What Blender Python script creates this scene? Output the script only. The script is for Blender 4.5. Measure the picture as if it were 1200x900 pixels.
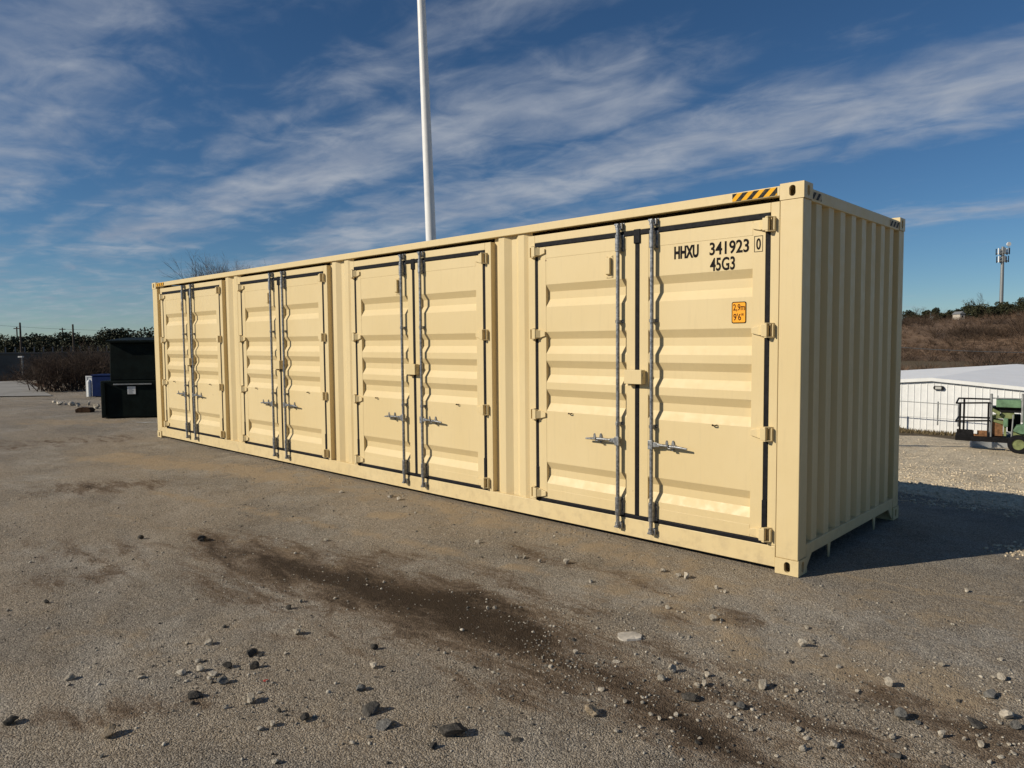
import bpy, bmesh, math, random
import numpy as np
from mathutils import Vector, Matrix

for o in list(bpy.data.objects): bpy.data.objects.remove(o)
S = bpy.context.scene
COL = S.collection
rng = np.random.default_rng(7)
random.seed(7)

# ------------------------------------------------------------------ camera
CAM = np.array([2.105, -5.265, 1.772])
YAW, PITCH, ROLL, FPX = -0.76052, -0.060499, -0.008621, 849.69     # focal length in pixels of a 1200 px wide frame
def basis():
    f = np.array([math.sin(YAW)*math.cos(PITCH), math.cos(YAW)*math.cos(PITCH), math.sin(PITCH)])
    rt = np.array([math.cos(YAW), -math.sin(YAW), 0]); up = np.cross(rt, f)
    return rt*math.cos(ROLL)+up*math.sin(ROLL), -rt*math.sin(ROLL)+up*math.cos(ROLL), f
RT, UP, FW = basis()
cd = bpy.data.cameras.new('camera'); cam = bpy.data.objects.new('camera', cd); COL.objects.link(cam)
cd.sensor_width = 36; cd.lens = FPX/1200*36; cd.clip_start = 0.05; cd.clip_end = 6000
m = Matrix.Identity(4)
for i in range(3):
    m[i][0], m[i][1], m[i][2], m[i][3] = RT[i], UP[i], -FW[i], CAM[i]
cam.matrix_world = m
S.camera = cam
S.render.resolution_x, S.render.resolution_y = 1024, 768

def ray(u, v): return FW+RT*(u-600)/FPX+UP*(450-v)/FPX
def ground_at(u, v, z=0.0):
    d = ray(u, v); return CAM+d*((z-CAM[2])/d[2])
def at_depth(u, v, dep): return CAM+ray(u, v)*dep

# ------------------------------------------------------------------ sun, sky, exposure
ELEV = math.radians(28.0)
HD = np.array([0.4919, 0.8706])                      # horizontal direction the sunlight travels
SUND = Vector((HD[0]*math.cos(ELEV), HD[1]*math.cos(ELEV), -math.sin(ELEV)))
sd = bpy.data.lights.new('sun', 'SUN'); sd.energy = 4.6; sd.angle = math.radians(0.53); sd.color = (1.0, 0.90, 0.74)
sun = bpy.data.objects.new('sun', sd); COL.objects.link(sun); sun.location = (-10, -20, 20)
sun.rotation_euler = SUND.to_track_quat('-Z', 'Y').to_euler()
SUN_ROT = math.atan2(-HD[0], -HD[1])                 # from +Y towards +X

W = bpy.data.worlds.new('World'); S.world = W; W.use_nodes = True
S.view_settings.view_transform = 'Standard'; S.view_settings.look = 'None'
S.view_settings.exposure = 0.0; S.view_settings.gamma = 1.0
SKY_STRENGTH = 0.05

class NT:
    """tiny node-tree helper"""
    def __init__(s, tree): s.t = tree
    def n(s, typ, **kw):
        nd = s.t.nodes.new(typ)
        for k, v in kw.items():
            if k.startswith('i_'):
                key = k[2:]; nd.inputs[int(key) if key.isdigit() else key].default_value = v
            else: setattr(nd, k, v)
        return nd
    def l(s, a, b): s.t.links.new(a, b)
    def math(s, op, a, b=None, clamp=False):
        nd = s.n('ShaderNodeMath', operation=op, use_clamp=clamp)
        for i, x in enumerate((a, b)):
            if x is None: continue
            if isinstance(x, (int, float)): nd.inputs[i].default_value = x
            else: s.l(x, nd.inputs[i])
        return nd.outputs[0]
    def ramp(s, fac, p0, p1, c0=0.0, c1=1.0):
        nd = s.n('ShaderNodeMapRange', interpolation_type='SMOOTHSTEP')
        s.l(fac, nd.inputs[0])
        for i, x in zip((1, 2, 3, 4), (p0, p1, c0, c1)): nd.inputs[i].default_value = x
        return nd.outputs[0]
    def mix(s, fac, a, b, mode='MIX'):
        nd = s.n('ShaderNodeMix', data_type='RGBA', blend_type=mode)
        for i, x in ((0, fac), (6, a), (7, b)):
            if isinstance(x, (int, float)): nd.inputs[i].default_value = x
            elif isinstance(x, tuple): nd.inputs[i].default_value = (*x, 1) if len(x) == 3 else x
            else: s.l(x, nd.inputs[i])
        return nd.outputs[2]
    def noise(s, vec, scale, detail=4, rough=.55, dist=0.0):
        nd = s.n('ShaderNodeTexNoise', i_Scale=scale, i_Detail=detail, i_Roughness=rough, i_Distortion=dist)
        if vec is not None: s.l(vec, nd.inputs['Vector'])
        return nd.outputs['Fac']
    def mapping(s, vec, scale=(1, 1, 1), loc=(0, 0, 0), rot=(0, 0, 0)):
        nd = s.n('ShaderNodeMapping'); s.l(vec, nd.inputs[0])
        nd.inputs[1].default_value = loc; nd.inputs[2].default_value = rot; nd.inputs[3].default_value = scale
        return nd.outputs[0]

def build_world():
    t = W.node_tree
    for nd in list(t.nodes): t.nodes.remove(nd)
    k = NT(t)
    sky = k.n('ShaderNodeTexSky', sky_type='NISHITA', sun_disc=False, sun_elevation=ELEV, sun_rotation=SUN_ROT,
              altitude=1500.0, air_density=1.0, dust_density=0.0, ozone_density=5.0)
    hsv = k.n('ShaderNodeHueSaturation', i_Saturation=1.08, i_Value=1.18); k.l(sky.outputs[0], hsv.inputs['Color'])
    geo = k.n('ShaderNodeTexCoord')
    sep = k.n('ShaderNodeSeparateXYZ'); k.l(geo.outputs['Generated'], sep.inputs[0])
    zz = k.math('ADD', k.math('MAXIMUM', sep.outputs[2], 0.0), 0.08)
    px = k.math('DIVIDE', sep.outputs[0], zz); py = k.math('DIVIDE', sep.outputs[1], zz)
    cmb = k.n('ShaderNodeCombineXYZ'); k.l(px, cmb.inputs[0]); k.l(py, cmb.inputs[1]); P = cmb.outputs[0]
    # wandering of the cirrus bands
    w1 = k.math('MULTIPLY', k.math('SUBTRACT', k.noise(k.mapping(P, (.8, .8, 1)), 1.0, 3, .5), .5), .60)
    w2 = k.math('MULTIPLY', k.math('SUBTRACT', k.noise(k.mapping(P, (3.0, 3.0, 1), loc=(4, 9, 0)), 1.0, 3, .6), .5), .22)
    pyw = k.math('ADD', py, k.math('ADD', w1, w2))
    def band(c, sig, slope=0.0):
        d = k.math('SUBTRACT', pyw, k.math('ADD', k.math('MULTIPLY', px, slope), c))
        e = k.math('DIVIDE', k.math('MULTIPLY', d, d), -2*sig*sig)
        return k.math('EXPONENT', e)
    fibre = k.noise(k.mapping(P, (1.5, 3.3, 1), rot=(0, 0, math.radians(20))), 1.4, 7, .58, .9)
    puff = k.noise(k.mapping(P, (2.3, 2.7, 1), loc=(3.1, 1.7, 0), rot=(0, 0, math.radians(-30))), 1.7, 8, .58, .5)
    big = k.noise(k.mapping(P, (1, 1, 1), loc=(7.3, 2.2, 0)), .8, 3, .5)
    A = k.math('MULTIPLY', k.math('MULTIPLY', band(2.03, .27, .10), k.ramp(px, -.75, -1.5)), k.ramp(px, -6.5, -4.0))
    B = k.math('MULTIPLY', band(2.60, .27), k.ramp(px, -6.8, -4.0))
    B2 = k.math('MULTIPLY', band(2.95, .14, -.06), .62)
    C = k.math('MULTIPLY', band(.62, .30), .72)
    D = k.math('MULTIPLY', k.ramp(k.math('SUBTRACT', k.math('MULTIPLY', py, .5), px), 4.6, 7.5), .55)
    E_ = k.math('MULTIPLY', band(4.35, .22), .70)
    F = k.math('MULTIPLY', band(1.42, .11, .05), .55)
    dens = k.math('MAXIMUM', k.math('MAXIMUM', k.math('MAXIMUM', A, B), B2), k.math('MAXIMUM', k.math('MAXIMUM', C, D), k.math('MAXIMUM', E_, F)))
    tex = k.math('ADD', k.math('MULTIPLY', fibre, .40), k.math('MULTIPLY', puff, .60))
    s = k.math('ADD', k.math('MULTIPLY', dens, .50), k.math('ADD', k.math('MULTIPLY', tex, 1.10), k.math('MULTIPLY', big, .16)))
    cov = k.ramp(s, .70, 1.34, 0, .86)
    above = k.ramp(sep.outputs[2], -.01, .05)
    cov = k.math('MULTIPLY', cov, above)
    shade = k.ramp(k.noise(k.mapping(P, (1.1, 2.2, 1), loc=(1.3, 4.4, 0)), 1.3, 5, .55), .36, .66)
    ccol = k.mix(shade, (5.6, 6.5, 8.2), (8.6, 9.2, 10.2))
    blue = k.mix(1.0, hsv.outputs[0], (.95, 1.06, 1.08), 'MULTIPLY')     # camera white balance
    out = k.mix(cov, blue, ccol)
    bg = k.n('ShaderNodeBackground'); bg.inputs['Strength'].default_value = SKY_STRENGTH
    k.l(out, bg.inputs[0])
    wo = k.n('ShaderNodeOutputWorld'); k.l(bg.outputs[0], wo.inputs[0])
build_world()

# ------------------------------------------------------------------ materials
def mat(name):
    M = bpy.data.materials.new(name); M.use_nodes = True
    t = M.node_tree; b = t.nodes['Principled BSDF']
    return M, NT(t), b
def plain(name, col, rough=.6, metal=0.0, var=.18, scale=6.0, bump=0.0, bscale=60.0, coords='Object', spec=None):
    M, k, b = mat(name)
    b.inputs['Specular IOR Level'].default_value = spec if spec is not None else (.06 if max(col) < .05 else .3)
    tc = k.n('ShaderNodeTexCoord').outputs[coords]
    f = k.noise(tc, scale, 6, .6)
    c0 = tuple(c*(1-var) for c in col); c1 = tuple(min(1, c*(1+var)) for c in col)
    k.l(k.mix(k.ramp(f, .3, .7), c0, c1), b.inputs['Base Color'])
    b.inputs['Metallic'].default_value = metal
    k.l(k.ramp(k.noise(tc, scale*2.3, 4), .3, .7, max(0, rough-.08), min(1, rough+.08)), b.inputs['Roughness'])
    if bump:
        bp = k.n('ShaderNodeBump', i_Strength=bump, i_Distance=.01); k.l(k.noise(tc, bscale, 5, .6), bp.inputs['Height'])
        k.l(bp.outputs[0], b.inputs['Normal'])
    return M

def make_paint():
    M, k, b = mat('cream_container_paint')
    pos = k.n('ShaderNodeNewGeometry').outputs['Position']
    big = k.noise(pos, .9, 4, .5); fine = k.noise(k.mapping(pos, (30, 30, 3)), 1.0, 5, .6)
    col = k.mix(k.ramp(big, .3, .7), (.635, .500, .265), (.665, .535, .300))
    col = k.mix(k.math('MULTIPLY', k.ramp(fine, .50, .72), .20), col, (.53, .425, .245))
    # road dust near the bottom edge and tiny rust nicks
    sep = k.n('ShaderNodeSeparateXYZ'); k.l(pos, sep.inputs[0])
    dust = k.math('MULTIPLY', k.ramp(sep.outputs[2], .42, .03), k.ramp(k.noise(pos, 9, 6, .65), .42, .75))
    col = k.mix(k.math('MULTIPLY', dust, .45), col, (.36, .28, .17))
    vor = k.n('ShaderNodeTexVoronoi', i_Scale=3.1); k.l(k.mapping(pos, (1, 1, 1), loc=(.3, .7, .2)), vor.inputs['Vector'])
    nick = k.math('MULTIPLY', k.ramp(k.math('ADD', vor.outputs['Distance'], k.math('MULTIPLY', k.noise(pos, 60, 3), .05)), .055, .04),
                  k.ramp(k.noise(pos, 1.7, 2), .55, .6))
    col = k.mix(nick, col, (.17, .085, .04))
    k.l(col, b.inputs['Base Color'])
    k.l(k.ramp(k.noise(pos, 14, 4), .3, .7, .42, .58), b.inputs['Roughness'])
    b.inputs['Specular IOR Level'].default_value = .35
    b1 = k.n('ShaderNodeBump', i_Strength=.04, i_Distance=.02); k.l(k.noise(pos, 2.6, 3, .5), b1.inputs['Height'])
    b2 = k.n('ShaderNodeBump', i_Strength=.06, i_Distance=.004); k.l(k.noise(pos, 160, 3, .6), b2.inputs['Height'])
    k.l(b1.outputs[0], b2.inputs['Normal']); k.l(b2.outputs[0], b.inputs['Normal'])
    return M
PAINT = make_paint()
RUBBER = plain('black_rubber_gasket', (.010, .010, .012), .6, var=.3, scale=20, spec=.12)
GALV = plain('galvanised_steel', (.27, .275, .28), .42, .75, var=.45, scale=38, bump=.08, bscale=120)
BLACKP = plain('black_lettering', (.012, .010, .010), .6, var=.2)
MAROON = plain('dark_print', (.035, .008, .012), .6, var=.2)
ORANGE = plain('orange_decal', (.86, .36, .012), .5, var=.06)
DARKIN = plain('dark_underside_steel', (.04, .036, .03), .8)
WHITEM = plain('white_painted_metal', (.72, .73, .72), .45, var=.05, scale=2.2)
ROOFM = plain('white_roof_metal', (.88, .88, .87), .5, var=.03, scale=.6)
WPOLE = plain('white_pole_paint', (.78, .78, .77), .4, var=.05, scale=3)
DGREEN = plain('dark_green_dumpster_paint', (.006, .010, .009), .6, var=.35, scale=4)
BLUE = plain('blue_bin_paint', (.005, .016, .075), .6, var=.2, spec=.08)
LGREEN = plain('faded_green_paint', (.115, .205, .120), .6, var=.28, scale=5)
OLIVE = plain('weathered_olive_paint', (.17, .20, .085), .6, var=.35, scale=5)
RUST = plain('rusty_steel', (.20, .10, .045), .85, var=.45, scale=8, bump=.2)
DRUST = plain('dark_rusty_scrap', (.045, .026, .016), .9, var=.5, scale=9, bump=.3)
BLKMET = plain('black_steel', (.013, .013, .014), .55, var=.3, scale=9)
GREYM = plain('grey_steel', (.26, .27, .27), .5, .4, var=.2, scale=8)
CONC = plain('weathered_concrete', (.20, .195, .185), .9, var=.25, scale=.35, bump=.15, bscale=8)
DCONC = plain('shade_darkened_concrete', (.10, .095, .085), .9, var=.3, scale=.35, bump=.15, bscale=8)  # retaining wall concrete, base colour lowered to stand in for its shaded face
WOODP = plain('weathered_wood_pole', (.075, .06, .048), .9, var=.3, scale=4)
BARK = plain('grey_brown_bark', (.085, .068, .055), .95, var=.3, scale=6, bump=.4, bscale=30)
GLASS = plain('lamp_lens', (.45, .45, .42), .2, var=.05)
CONCW = plain('pale_rubble', (.46, .42, .36), .9, var=.25, scale=7, bump=.4, bscale=25)

def make_hazard(axis):
    M, k, b = mat('hazard_tape_'+axis)
    pos = k.n('ShaderNodeNewGeometry').outputs['Position']; sep = k.n('ShaderNodeSeparateXYZ'); k.l(pos, sep.inputs[0])
    a = sep.outputs[0 if axis == 'x' else 1]
    v = k.math('SUBTRACT', k.math('MULTIPLY', a, 1.0), k.math('MULTIPLY', sep.outputs[2], 1.0))
    fr = k.math('FRACT', k.math('MULTIPLY', v, 1/.088))
    st = k.math('GREATER_THAN', fr, .5)
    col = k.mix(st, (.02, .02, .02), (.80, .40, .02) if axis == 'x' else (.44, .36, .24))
    col = k.mix(k.math('MULTIPLY', k.ramp(k.noise(pos, 60, 5), .5, .7), .25), col, (.4, .32, .18))
    k.l(col, b.inputs['Base Color']); b.inputs['Roughness'].default_value = .6; b.inputs['Specular IOR Level'].default_value = .1
    return M
HAZX, HAZY = make_hazard('x'), make_hazard('y')

def make_rock(name, c0, c1, bscale):
    M, k, b = mat(name)
    tc = k.n('ShaderNodeTexCoord').outputs['Object']; rnd = k.n('ShaderNodeObjectInfo').outputs['Random']
    f = k.noise(tc, 2.4, 8, .7)
    col = k.mix(k.ramp(f, .3, .72), c0, c1)
    hv = k.n('ShaderNodeHueSaturation'); k.l(col, hv.inputs['Color']); k.l(k.math('ADD', k.math('MULTIPLY', rnd, .50), .88), hv.inputs['Value'])
    k.l(hv.outputs[0], b.inputs['Base Color']); b.inputs['Roughness'].default_value = .92
    b.inputs['Specular IOR Level'].default_value = .2
    bp = k.n('ShaderNodeBump', i_Strength=.6, i_Distance=.15); k.l(k.noise(tc, bscale, 6, .7), bp.inputs['Height']); k.l(bp.outputs[0], b.inputs['Normal'])
    return M
R_PALE = make_rock('pale_limestone', (.36, .31, .24), (.62, .57, .48), 5)
R_TAN = make_rock('tan_limestone', (.26, .20, .13), (.44, .36, .26), 5)
R_DARK = make_rock('dark_asphalt_lump', (.040, .036, .031), (.140, .128, .112), 7)
R_GREY = make_rock('grey_asphalt_lump', (.10, .096, .088), (.24, .23, .21), 7)
R_RED = make_rock('red_plastic_scrap', (.42, .06, .05), (.62, .12, .10), 4)

def make_ground():
    M, k, b = mat('worn_asphalt_and_gravel')
    pos = k.n('ShaderNodeNewGeometry').outputs['Position']
    P = k.mapping(pos, (1, 1, 0.0))
    def attr(n): return k.n('ShaderNodeAttribute', attribute_name=n).outputs['Fac']
    stain, dust, pale = attr('stain'), attr('dust'), attr('pale')
    vor = k.n('ShaderNodeTexVoronoi', i_Scale=118.0, i_Randomness=1.0); k.l(P, vor.inputs['Vector'])
    vor2 = k.n('ShaderNodeTexVoronoi', i_Scale=205.0, i_Randomness=1.0); k.l(P, vor2.inputs['Vector'])
    sepc = k.n('ShaderNodeSeparateColor'); k.l(vor.outputs['Color'], sepc.inputs[0])
    sepc2 = k.n('ShaderNodeSeparateColor'); k.l(vor2.outputs['Color'], sepc2.inputs[0])
    patch = k.noise(P, .55, 6, .62); mid = k.noise(P, 3.0, 6, .68, .3); fine = k.noise(P, 26, 4, .7)
    # asphalt with exposed chips
    base = k.mix(k.ramp(patch, .40, .60), (.205, .176, .140), (.390, .356, .304))
    base = k.mix(k.math('MULTIPLY', k.ramp(mid, .44, .62), .60), base, (.245, .188, .125))
    blot = k.noise(k.mapping(P, (1, 1, 1), loc=(13, 5, 0)), 1.4, 5, .62, .4)
    base = k.mix(k.math('MULTIPLY', k.ramp(blot, .51, .62), .50), base, (.135, .100, .066))
    tanp = k.noise(k.mapping(P, (.8, 1.5, 1), loc=(31, 8, 0)), .55, 5, .6, .5)
    base = k.mix(k.math('MULTIPLY', k.ramp(tanp, .45, .57), .62), base, (.345, .270, .183))
    chip = k.mix(k.math('POWER', sepc.outputs[0], 1.4), (.085, .071, .055), (.56, .50, .41))
    base = k.mix(.46, base, chip)
    base = k.mix(k.math('MULTIPLY', k.math('GREATER_THAN', sepc2.outputs[1], .88), .55), base, (.44, .40, .33))
    base = k.mix(k.math('MULTIPLY', k.math('LESS_THAN', sepc2.outputs[2], .16), .60), base, (.062, .056, .049))
    # tan silt
    dm = k.ramp(k.math('ADD', dust, k.math('MULTIPLY', k.math('SUBTRACT', mid, .5), 2.4)), .25, .95, 0, .80)
    base = k.mix(dm, base, k.mix(fine, (.260, .196, .124), (.455, .355, .235)))
    # brown soak marks
    stream = k.noise(k.mapping(P, (1.6, 4.5, 1), rot=(0, 0, math.radians(8))), 1.0, 6, .66, .6)
    sn = k.math('ADD', stain, k.math('ADD', k.math('MULTIPLY', k.math('SUBTRACT', stream, .5), 3.4), k.math('MULTIPLY', k.math('SUBTRACT', fine, .5), 1.5)))
    sn = k.math('MULTIPLY', sn, k.ramp(stain, .02, .30))
    base = k.mix(k.ramp(sn, .10, .85, 0, .68), base, (.135, .086, .050))
    base = k.mix(k.ramp(sn, .45, 1.55, 0, .90), base, (.034, .022, .013))
    # pale crushed limestone yard
    vg = k.n('ShaderNodeTexVoronoi', i_Scale=24.0); k.l(P, vg.inputs['Vector'])
    sg = k.n('ShaderNodeSeparateColor'); k.l(vg.outputs['Color'], sg.inputs[0])
    lime = k.mix(sg.outputs[0], (.47, .375, .245), (.88, .76, .56))
    lime = k.mix(k.math('MULTIPLY', k.ramp(k.noise(P, .35, 5, .6), .45, .7), .5), lime, (.38, .31, .21))
    base = k.mix(k.ramp(k.math('ADD', pale, k.math('MULTIPLY', k.math('SUBTRACT', mid, .5), .5)), .35, .65), base, lime)
    # far ground turns to dry grass
    gr = attr('grass')
    base = k.mix(k.ramp(k.math('ADD', gr, k.math('MULTIPLY', k.math('SUBTRACT', patch, .5), .6)), .4, .7), base,
                 k.mix(k.noise(P, 1.3, 6, .7), (.075, .058, .034), (.165, .125, .075)))
    k.l(base, b.inputs['Base Color'])
    b.inputs['Roughness'].default_value = .93; b.inputs['Specular IOR Level'].default_value = .18
    b1 = k.n('ShaderNodeBump', i_Strength=.9, i_Distance=.008, invert=True); k.l(vor.outputs['Distance'], b1.inputs['Height'])
    b1b = k.n('ShaderNodeBump', i_Strength=.7, i_Distance=.003, invert=True); k.l(vor2.outputs['Distance'], b1b.inputs['Height']); k.l(b1.outputs[0], b1b.inputs['Normal'])
    b2 = k.n('ShaderNodeBump', i_Strength=.8, i_Distance=.012); k.l(fine, b2.inputs['Height']); k.l(b1b.outputs[0], b2.inputs['Normal'])
    b3 = k.n('ShaderNodeBump', i_Strength=.5, i_Distance=.05); k.l(mid, b3.inputs['Height']); k.l(b2.outputs[0], b3.inputs['Normal'])
    k.l(b3.outputs[0], b.inputs['Normal'])
    return M
GROUND = make_ground()

def make_leafmat(name, c0, c1, rough=.7):
    M, k, b = mat(name)
    a = k.n('ShaderNodeAttribute', attribute_name='tone').outputs['Fac']
    k.l(k.mix(a, c0, c1), b.inputs['Base Color']); b.inputs['Roughness'].default_value = rough
    b.inputs['Specular IOR Level'].default_value = .2
    return M
EVERG = make_leafmat('evergreen_foliage', (.015, .019, .009), (.056, .058, .028))
SCRUB = make_leafmat('brown_winter_twigs', (.026, .017, .012), (.085, .054, .037))
HBRUSH = make_leafmat('hillside_twigs', (.045, .030, .020), (.215, .140, .092))
SCRUBR = make_leafmat('russet_dry_leaves', (.075, .035, .020), (.190, .095, .055))
TWIG = make_leafmat('grey_bare_twigs', (.075, .062, .055), (.150, .125, .110))
PEB = make_leafmat('loose_pebbles', (.055, .050, .044), (.50, .455, .375), .9)
LIMEP = make_leafmat('crushed_limestone', (.38, .30, .20), (.84, .73, .55), .9)
HILLM = plain('brown_hillside_soil', (.150, .098, .062), .95, var=.42, scale=.06, coords='Object')

# ------------------------------------------------------------------ object helpers
def tag(o, label=None, cat=None, group=None, kind=None):
    if label: o['label'] = label
    if cat: o['category'] = cat
    if group: o['group'] = group
    if kind: o['kind'] = kind
    return o
def empty(name, loc=(0, 0, 0), rz=0.0):
    o = bpy.data.objects.new(name, None); COL.objects.link(o); o.location = loc; o.rotation_euler = (0, 0, rz)
    o.empty_display_size = .2
    return o
class MB:
    def __init__(s): s.v = []; s.f = []
    def add(s, vs, fs):
        n = len(s.v); s.v += [tuple(map(float, p)) for p in vs]; s.f += [tuple(i+n for i in f) for f in fs]; return s
    def box(s, a, b):
        x0, y0, z0 = a; x1, y1, z1 = b
        x0, x1 = sorted((x0, x1)); y0, y1 = sorted((y0, y1)); z0, z1 = sorted((z0, z1))
        return s.add([(x0, y0, z0), (x1, y0, z0), (x1, y1, z0), (x0, y1, z0), (x0, y0, z1), (x1, y0, z1), (x1, y1, z1), (x0, y1, z1)],
                     [(0, 3, 2, 1), (4, 5, 6, 7), (0, 1, 5, 4), (1, 2, 6, 5), (2, 3, 7, 6), (3, 0, 4, 7)])
    def tube(s, p0, p1, r0, r1=None, n=10, caps=True):
        r1 = r0 if r1 is None else r1
        p0, p1 = Vector(p0), Vector(p1); d = (p1-p0).normalized()
        a = d.orthogonal().normalized(); b = d.cross(a)
        vs = []
        for p, r in ((p0, r0), (p1, r1)):
            for i in range(n):
                t = 2*math.pi*i/n; vs.append(p+a*math.cos(t)*r+b*math.sin(t)*r)
        fs = [(i, (i+1) % n, n+(i+1) % n, n+i) for i in range(n)]
        if caps: fs += [tuple(range(n-1, -1, -1)), tuple(range(n, 2*n))]
        return s.add(vs, fs)
    def path(s, pts, r, n=8):
        for a, b in zip(pts[:-1], pts[1:]): s.tube(a, b, r, n=n)
        return s
    def prism(s, poly, axis, a, b):
        """poly: 2-D points in the plane of the two other axes, extruded along axis from a to b"""
        def P(p, t):
            q = list(p); q.insert(axis, t); return tuple(q)
        n = len(poly)
        vs = [P(p, a) for p in poly]+[P(p, b) for p in poly]
        fs = [(i, (i+1) % n, n+(i+1) % n, n+i) for i in range(n)]+[tuple(range(n-1, -1, -1)), tuple(range(n, 2*n))]
        return s.add(vs, fs)
    def strip(s, prof, mapf, a, b):
        """open profile swept from a to b"""
        n = len(prof)
        vs = [mapf(p, a) for p in prof]+[mapf(p, b) for p in prof]
        return s.add(vs, [(i, i+1, n+i+1, n+i) for i in range(n-1)])
    def mesh(s, name):
        me = bpy.data.meshes.new(name); me.from_pydata(s.v, [], s.f)
        bm = bmesh.new(); bm.from_mesh(me); bmesh.ops.recalc_face_normals(bm, faces=bm.faces); bm.to_mesh(me); bm.free()
        return me
    def build(s, name, M, parent=None, bevel=0.0, smooth=False, loc=None):
        me = s.mesh(name); me.materials.append(M)
        if smooth:
            for p in me.polygons: p.use_smooth = True
        o = bpy.data.objects.new(name, me); COL.objects.link(o)
        if parent: o.parent = parent
        if loc is not None: o.location = loc
        if smooth:
            try: me.set_sharp_from_angle(angle=math.radians(40))
            except Exception: pass
        if bevel:
            md = o.modifiers.new('bevel', 'BEVEL'); md.width = bevel; md.segments = 2; md.limit_method = 'ANGLE'; md.angle_limit = math.radians(35)
        return o
def copy_tree(o, parent=None):
    c = o.copy(); COL.objects.link(c); c.parent = parent
    for ch in list(o.children): copy_tree(ch, c)
    return c
def np_mesh(name, V, F, M, tone=None, parent=None, smooth=False):
    """V (n,3), F (m,k) arrays"""
    me = bpy.data.meshes.new(name); V = np.asarray(V, np.float32); F = np.asarray(F, np.int32); kk = F.shape[1]
    me.vertices.add(len(V)); me.vertices.foreach_set('co', V.ravel())
    me.loops.add(F.size); me.loops.foreach_set('vertex_index', F.ravel())
    me.polygons.add(len(F)); me.polygons.foreach_set('loop_start', np.arange(0, F.size, kk, dtype=np.int32))
    me.polygons.foreach_set('loop_total', np.full(len(F), kk, np.int32))
    me.update(calc_edges=True); me.validate()
    if tone is not None:
        at = me.attributes.new('tone', 'FLOAT', 'POINT'); at.data.foreach_set('value', np.asarray(tone, np.float32))
    me.materials.append(M)
    if smooth: me.polygons.foreach_set('use_smooth', np.ones(len(F), bool))
    o = bpy.data.objects.new(name, me); COL.objects.link(o)
    if parent: o.parent = parent
    return o

# ------------------------------------------------------------------ terrain
def smooth(a, b, x):
    t = np.clip((x-a)/(b-a), 0, 1); return t*t*(3-2*t)
def vnoise(x, y, seed=0):
    xi, yi = np.floor(x).astype(np.int64), np.floor(y).astype(np.int64); fx, fy = x-xi, y-yi
    fx = fx*fx*(3-2*fx); fy = fy*fy*(3-2*fy)
    def h(a, b):
        n = (a*374761393+b*668265263+seed*974711) & 0x7fffffff
        n = ((n ^ (n >> 13))*1274126177) & 0x7fffffff
        return ((n ^ (n >> 16)) & 0xffff)/65535.0
    return (h(xi, yi)*(1-fx)+h(xi+1, yi)*fx)*(1-fy)+(h(xi, yi+1)*(1-fx)+h(xi+1, yi+1)*fx)*fy
YP = np.array([-1e4, 2.5, 3.6, 5, 8.3, 14, 21.6, 40, 60, 100, 1e4]); ZP = np.array([0, 0, -.06, -.24, -.72, -1.22, -1.80, -3.57, -4.8, -5.5, -5.5])
YL = np.array([-1e4, 8, 30, 60, 1e4]); ZL = np.array([0, 0, -1.2, -2.5, -5.0])
XL = np.array([-1e4, -120, -75, -40, 1e4]); ZX = np.array([-3.4, -3.4, -2.6, 0, 0])
def gz(x, y, detail=True):
    x = np.asarray(x, float); y = np.asarray(y, float)
    w = smooth(-15, -9, x)
    z = np.interp(y, YP, ZP)*w+np.interp(y, YL, ZL)*(1-w)
    z = np.minimum(z, np.interp(x, XL, ZX)*(1-w)+z*w)
    if detail:
        near = np.exp(-((x+2)**2+(y+1)**2)/900.)
        flat = smooth(.0, .35, np.maximum(np.maximum(-12.5-x, x-.3), np.maximum(-.3-y, y-2.8)))   # level bed under the container
        wav = (vnoise(x*.45, y*.45, 1)-.5)*.035+(vnoise(x*1.7, y*1.7, 2)-.5)*.016+(vnoise(x*6, y*6, 3)-.5)*.010+(vnoise(x*17, y*17, 4)-.5)*.007
        z = z+wav*near*(.12+.88*flat)-.004
        rough = smooth(3.0, 4.2, y)*w*smooth(60, 20, y)
        z = z+rough*((vnoise(x*.8, y*.8, 8)-.5)*.10+(vnoise(x*3, y*3, 9)-.5)*.05)
    return z
def lines(segs):
    out = [segs[0][0]]
    for a, b, st in segs:
        n = max(1, int(round((b-a)/st))); out += list(np.linspace(a, b, n+1)[1:])
    return np.array(out)
gx = lines([(-900, -200, 50), (-200, -60, 7), (-60, -20, 1.0), (-20, -7, .14), (-7, 4.2, .034), (4.2, 12, .25), (12, 60, 3), (60, 900, 60)])
gy = lines([(-400, -40, 60), (-40, -7, 2.5), (-7, -3.9, .10), (-3.9, 1.0, .034), (1.0, 10, .10), (10, 45, .6), (45, 150, 5), (150, 1200, 70)])
GX, GY = np.meshgrid(gx, gy); GZ = gz(GX, GY)
nx, ny = len(gx), len(gy)
idx = np.arange(nx*ny).reshape(ny, nx)
F = np.stack([idx[:-1, :-1], idx[:-1, 1:], idx[1:, 1:], idx[1:, :-1]], -1).reshape(-1, 4)
ground = np_mesh('ground', np.stack([GX, GY, GZ], -1).reshape(-1, 3), F, GROUND, smooth=True)
tag(ground, kind='structure')
def dist_poly(pts, X, Y):
    best = np.full(X.shape, 1e9); wbest = np.ones(X.shape)
    for (x0, y0, w0), (x1, y1, w1) in zip(pts[:-1], pts[1:]):
        dx, dy = x1-x0, y1-y0; t = np.clip(((X-x0)*dx+(Y-y0)*dy)/(dx*dx+dy*dy), 0, 1)
        d = np.hypot(X-x0-t*dx, Y-y0-t*dy)/(w0+(w1-w0)*t)
        best = np.minimum(best, d)
    return best
def streak(px_pts):
    return [(*ground_at(u, v)[:2], w) for u, v, w in px_pts]
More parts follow.
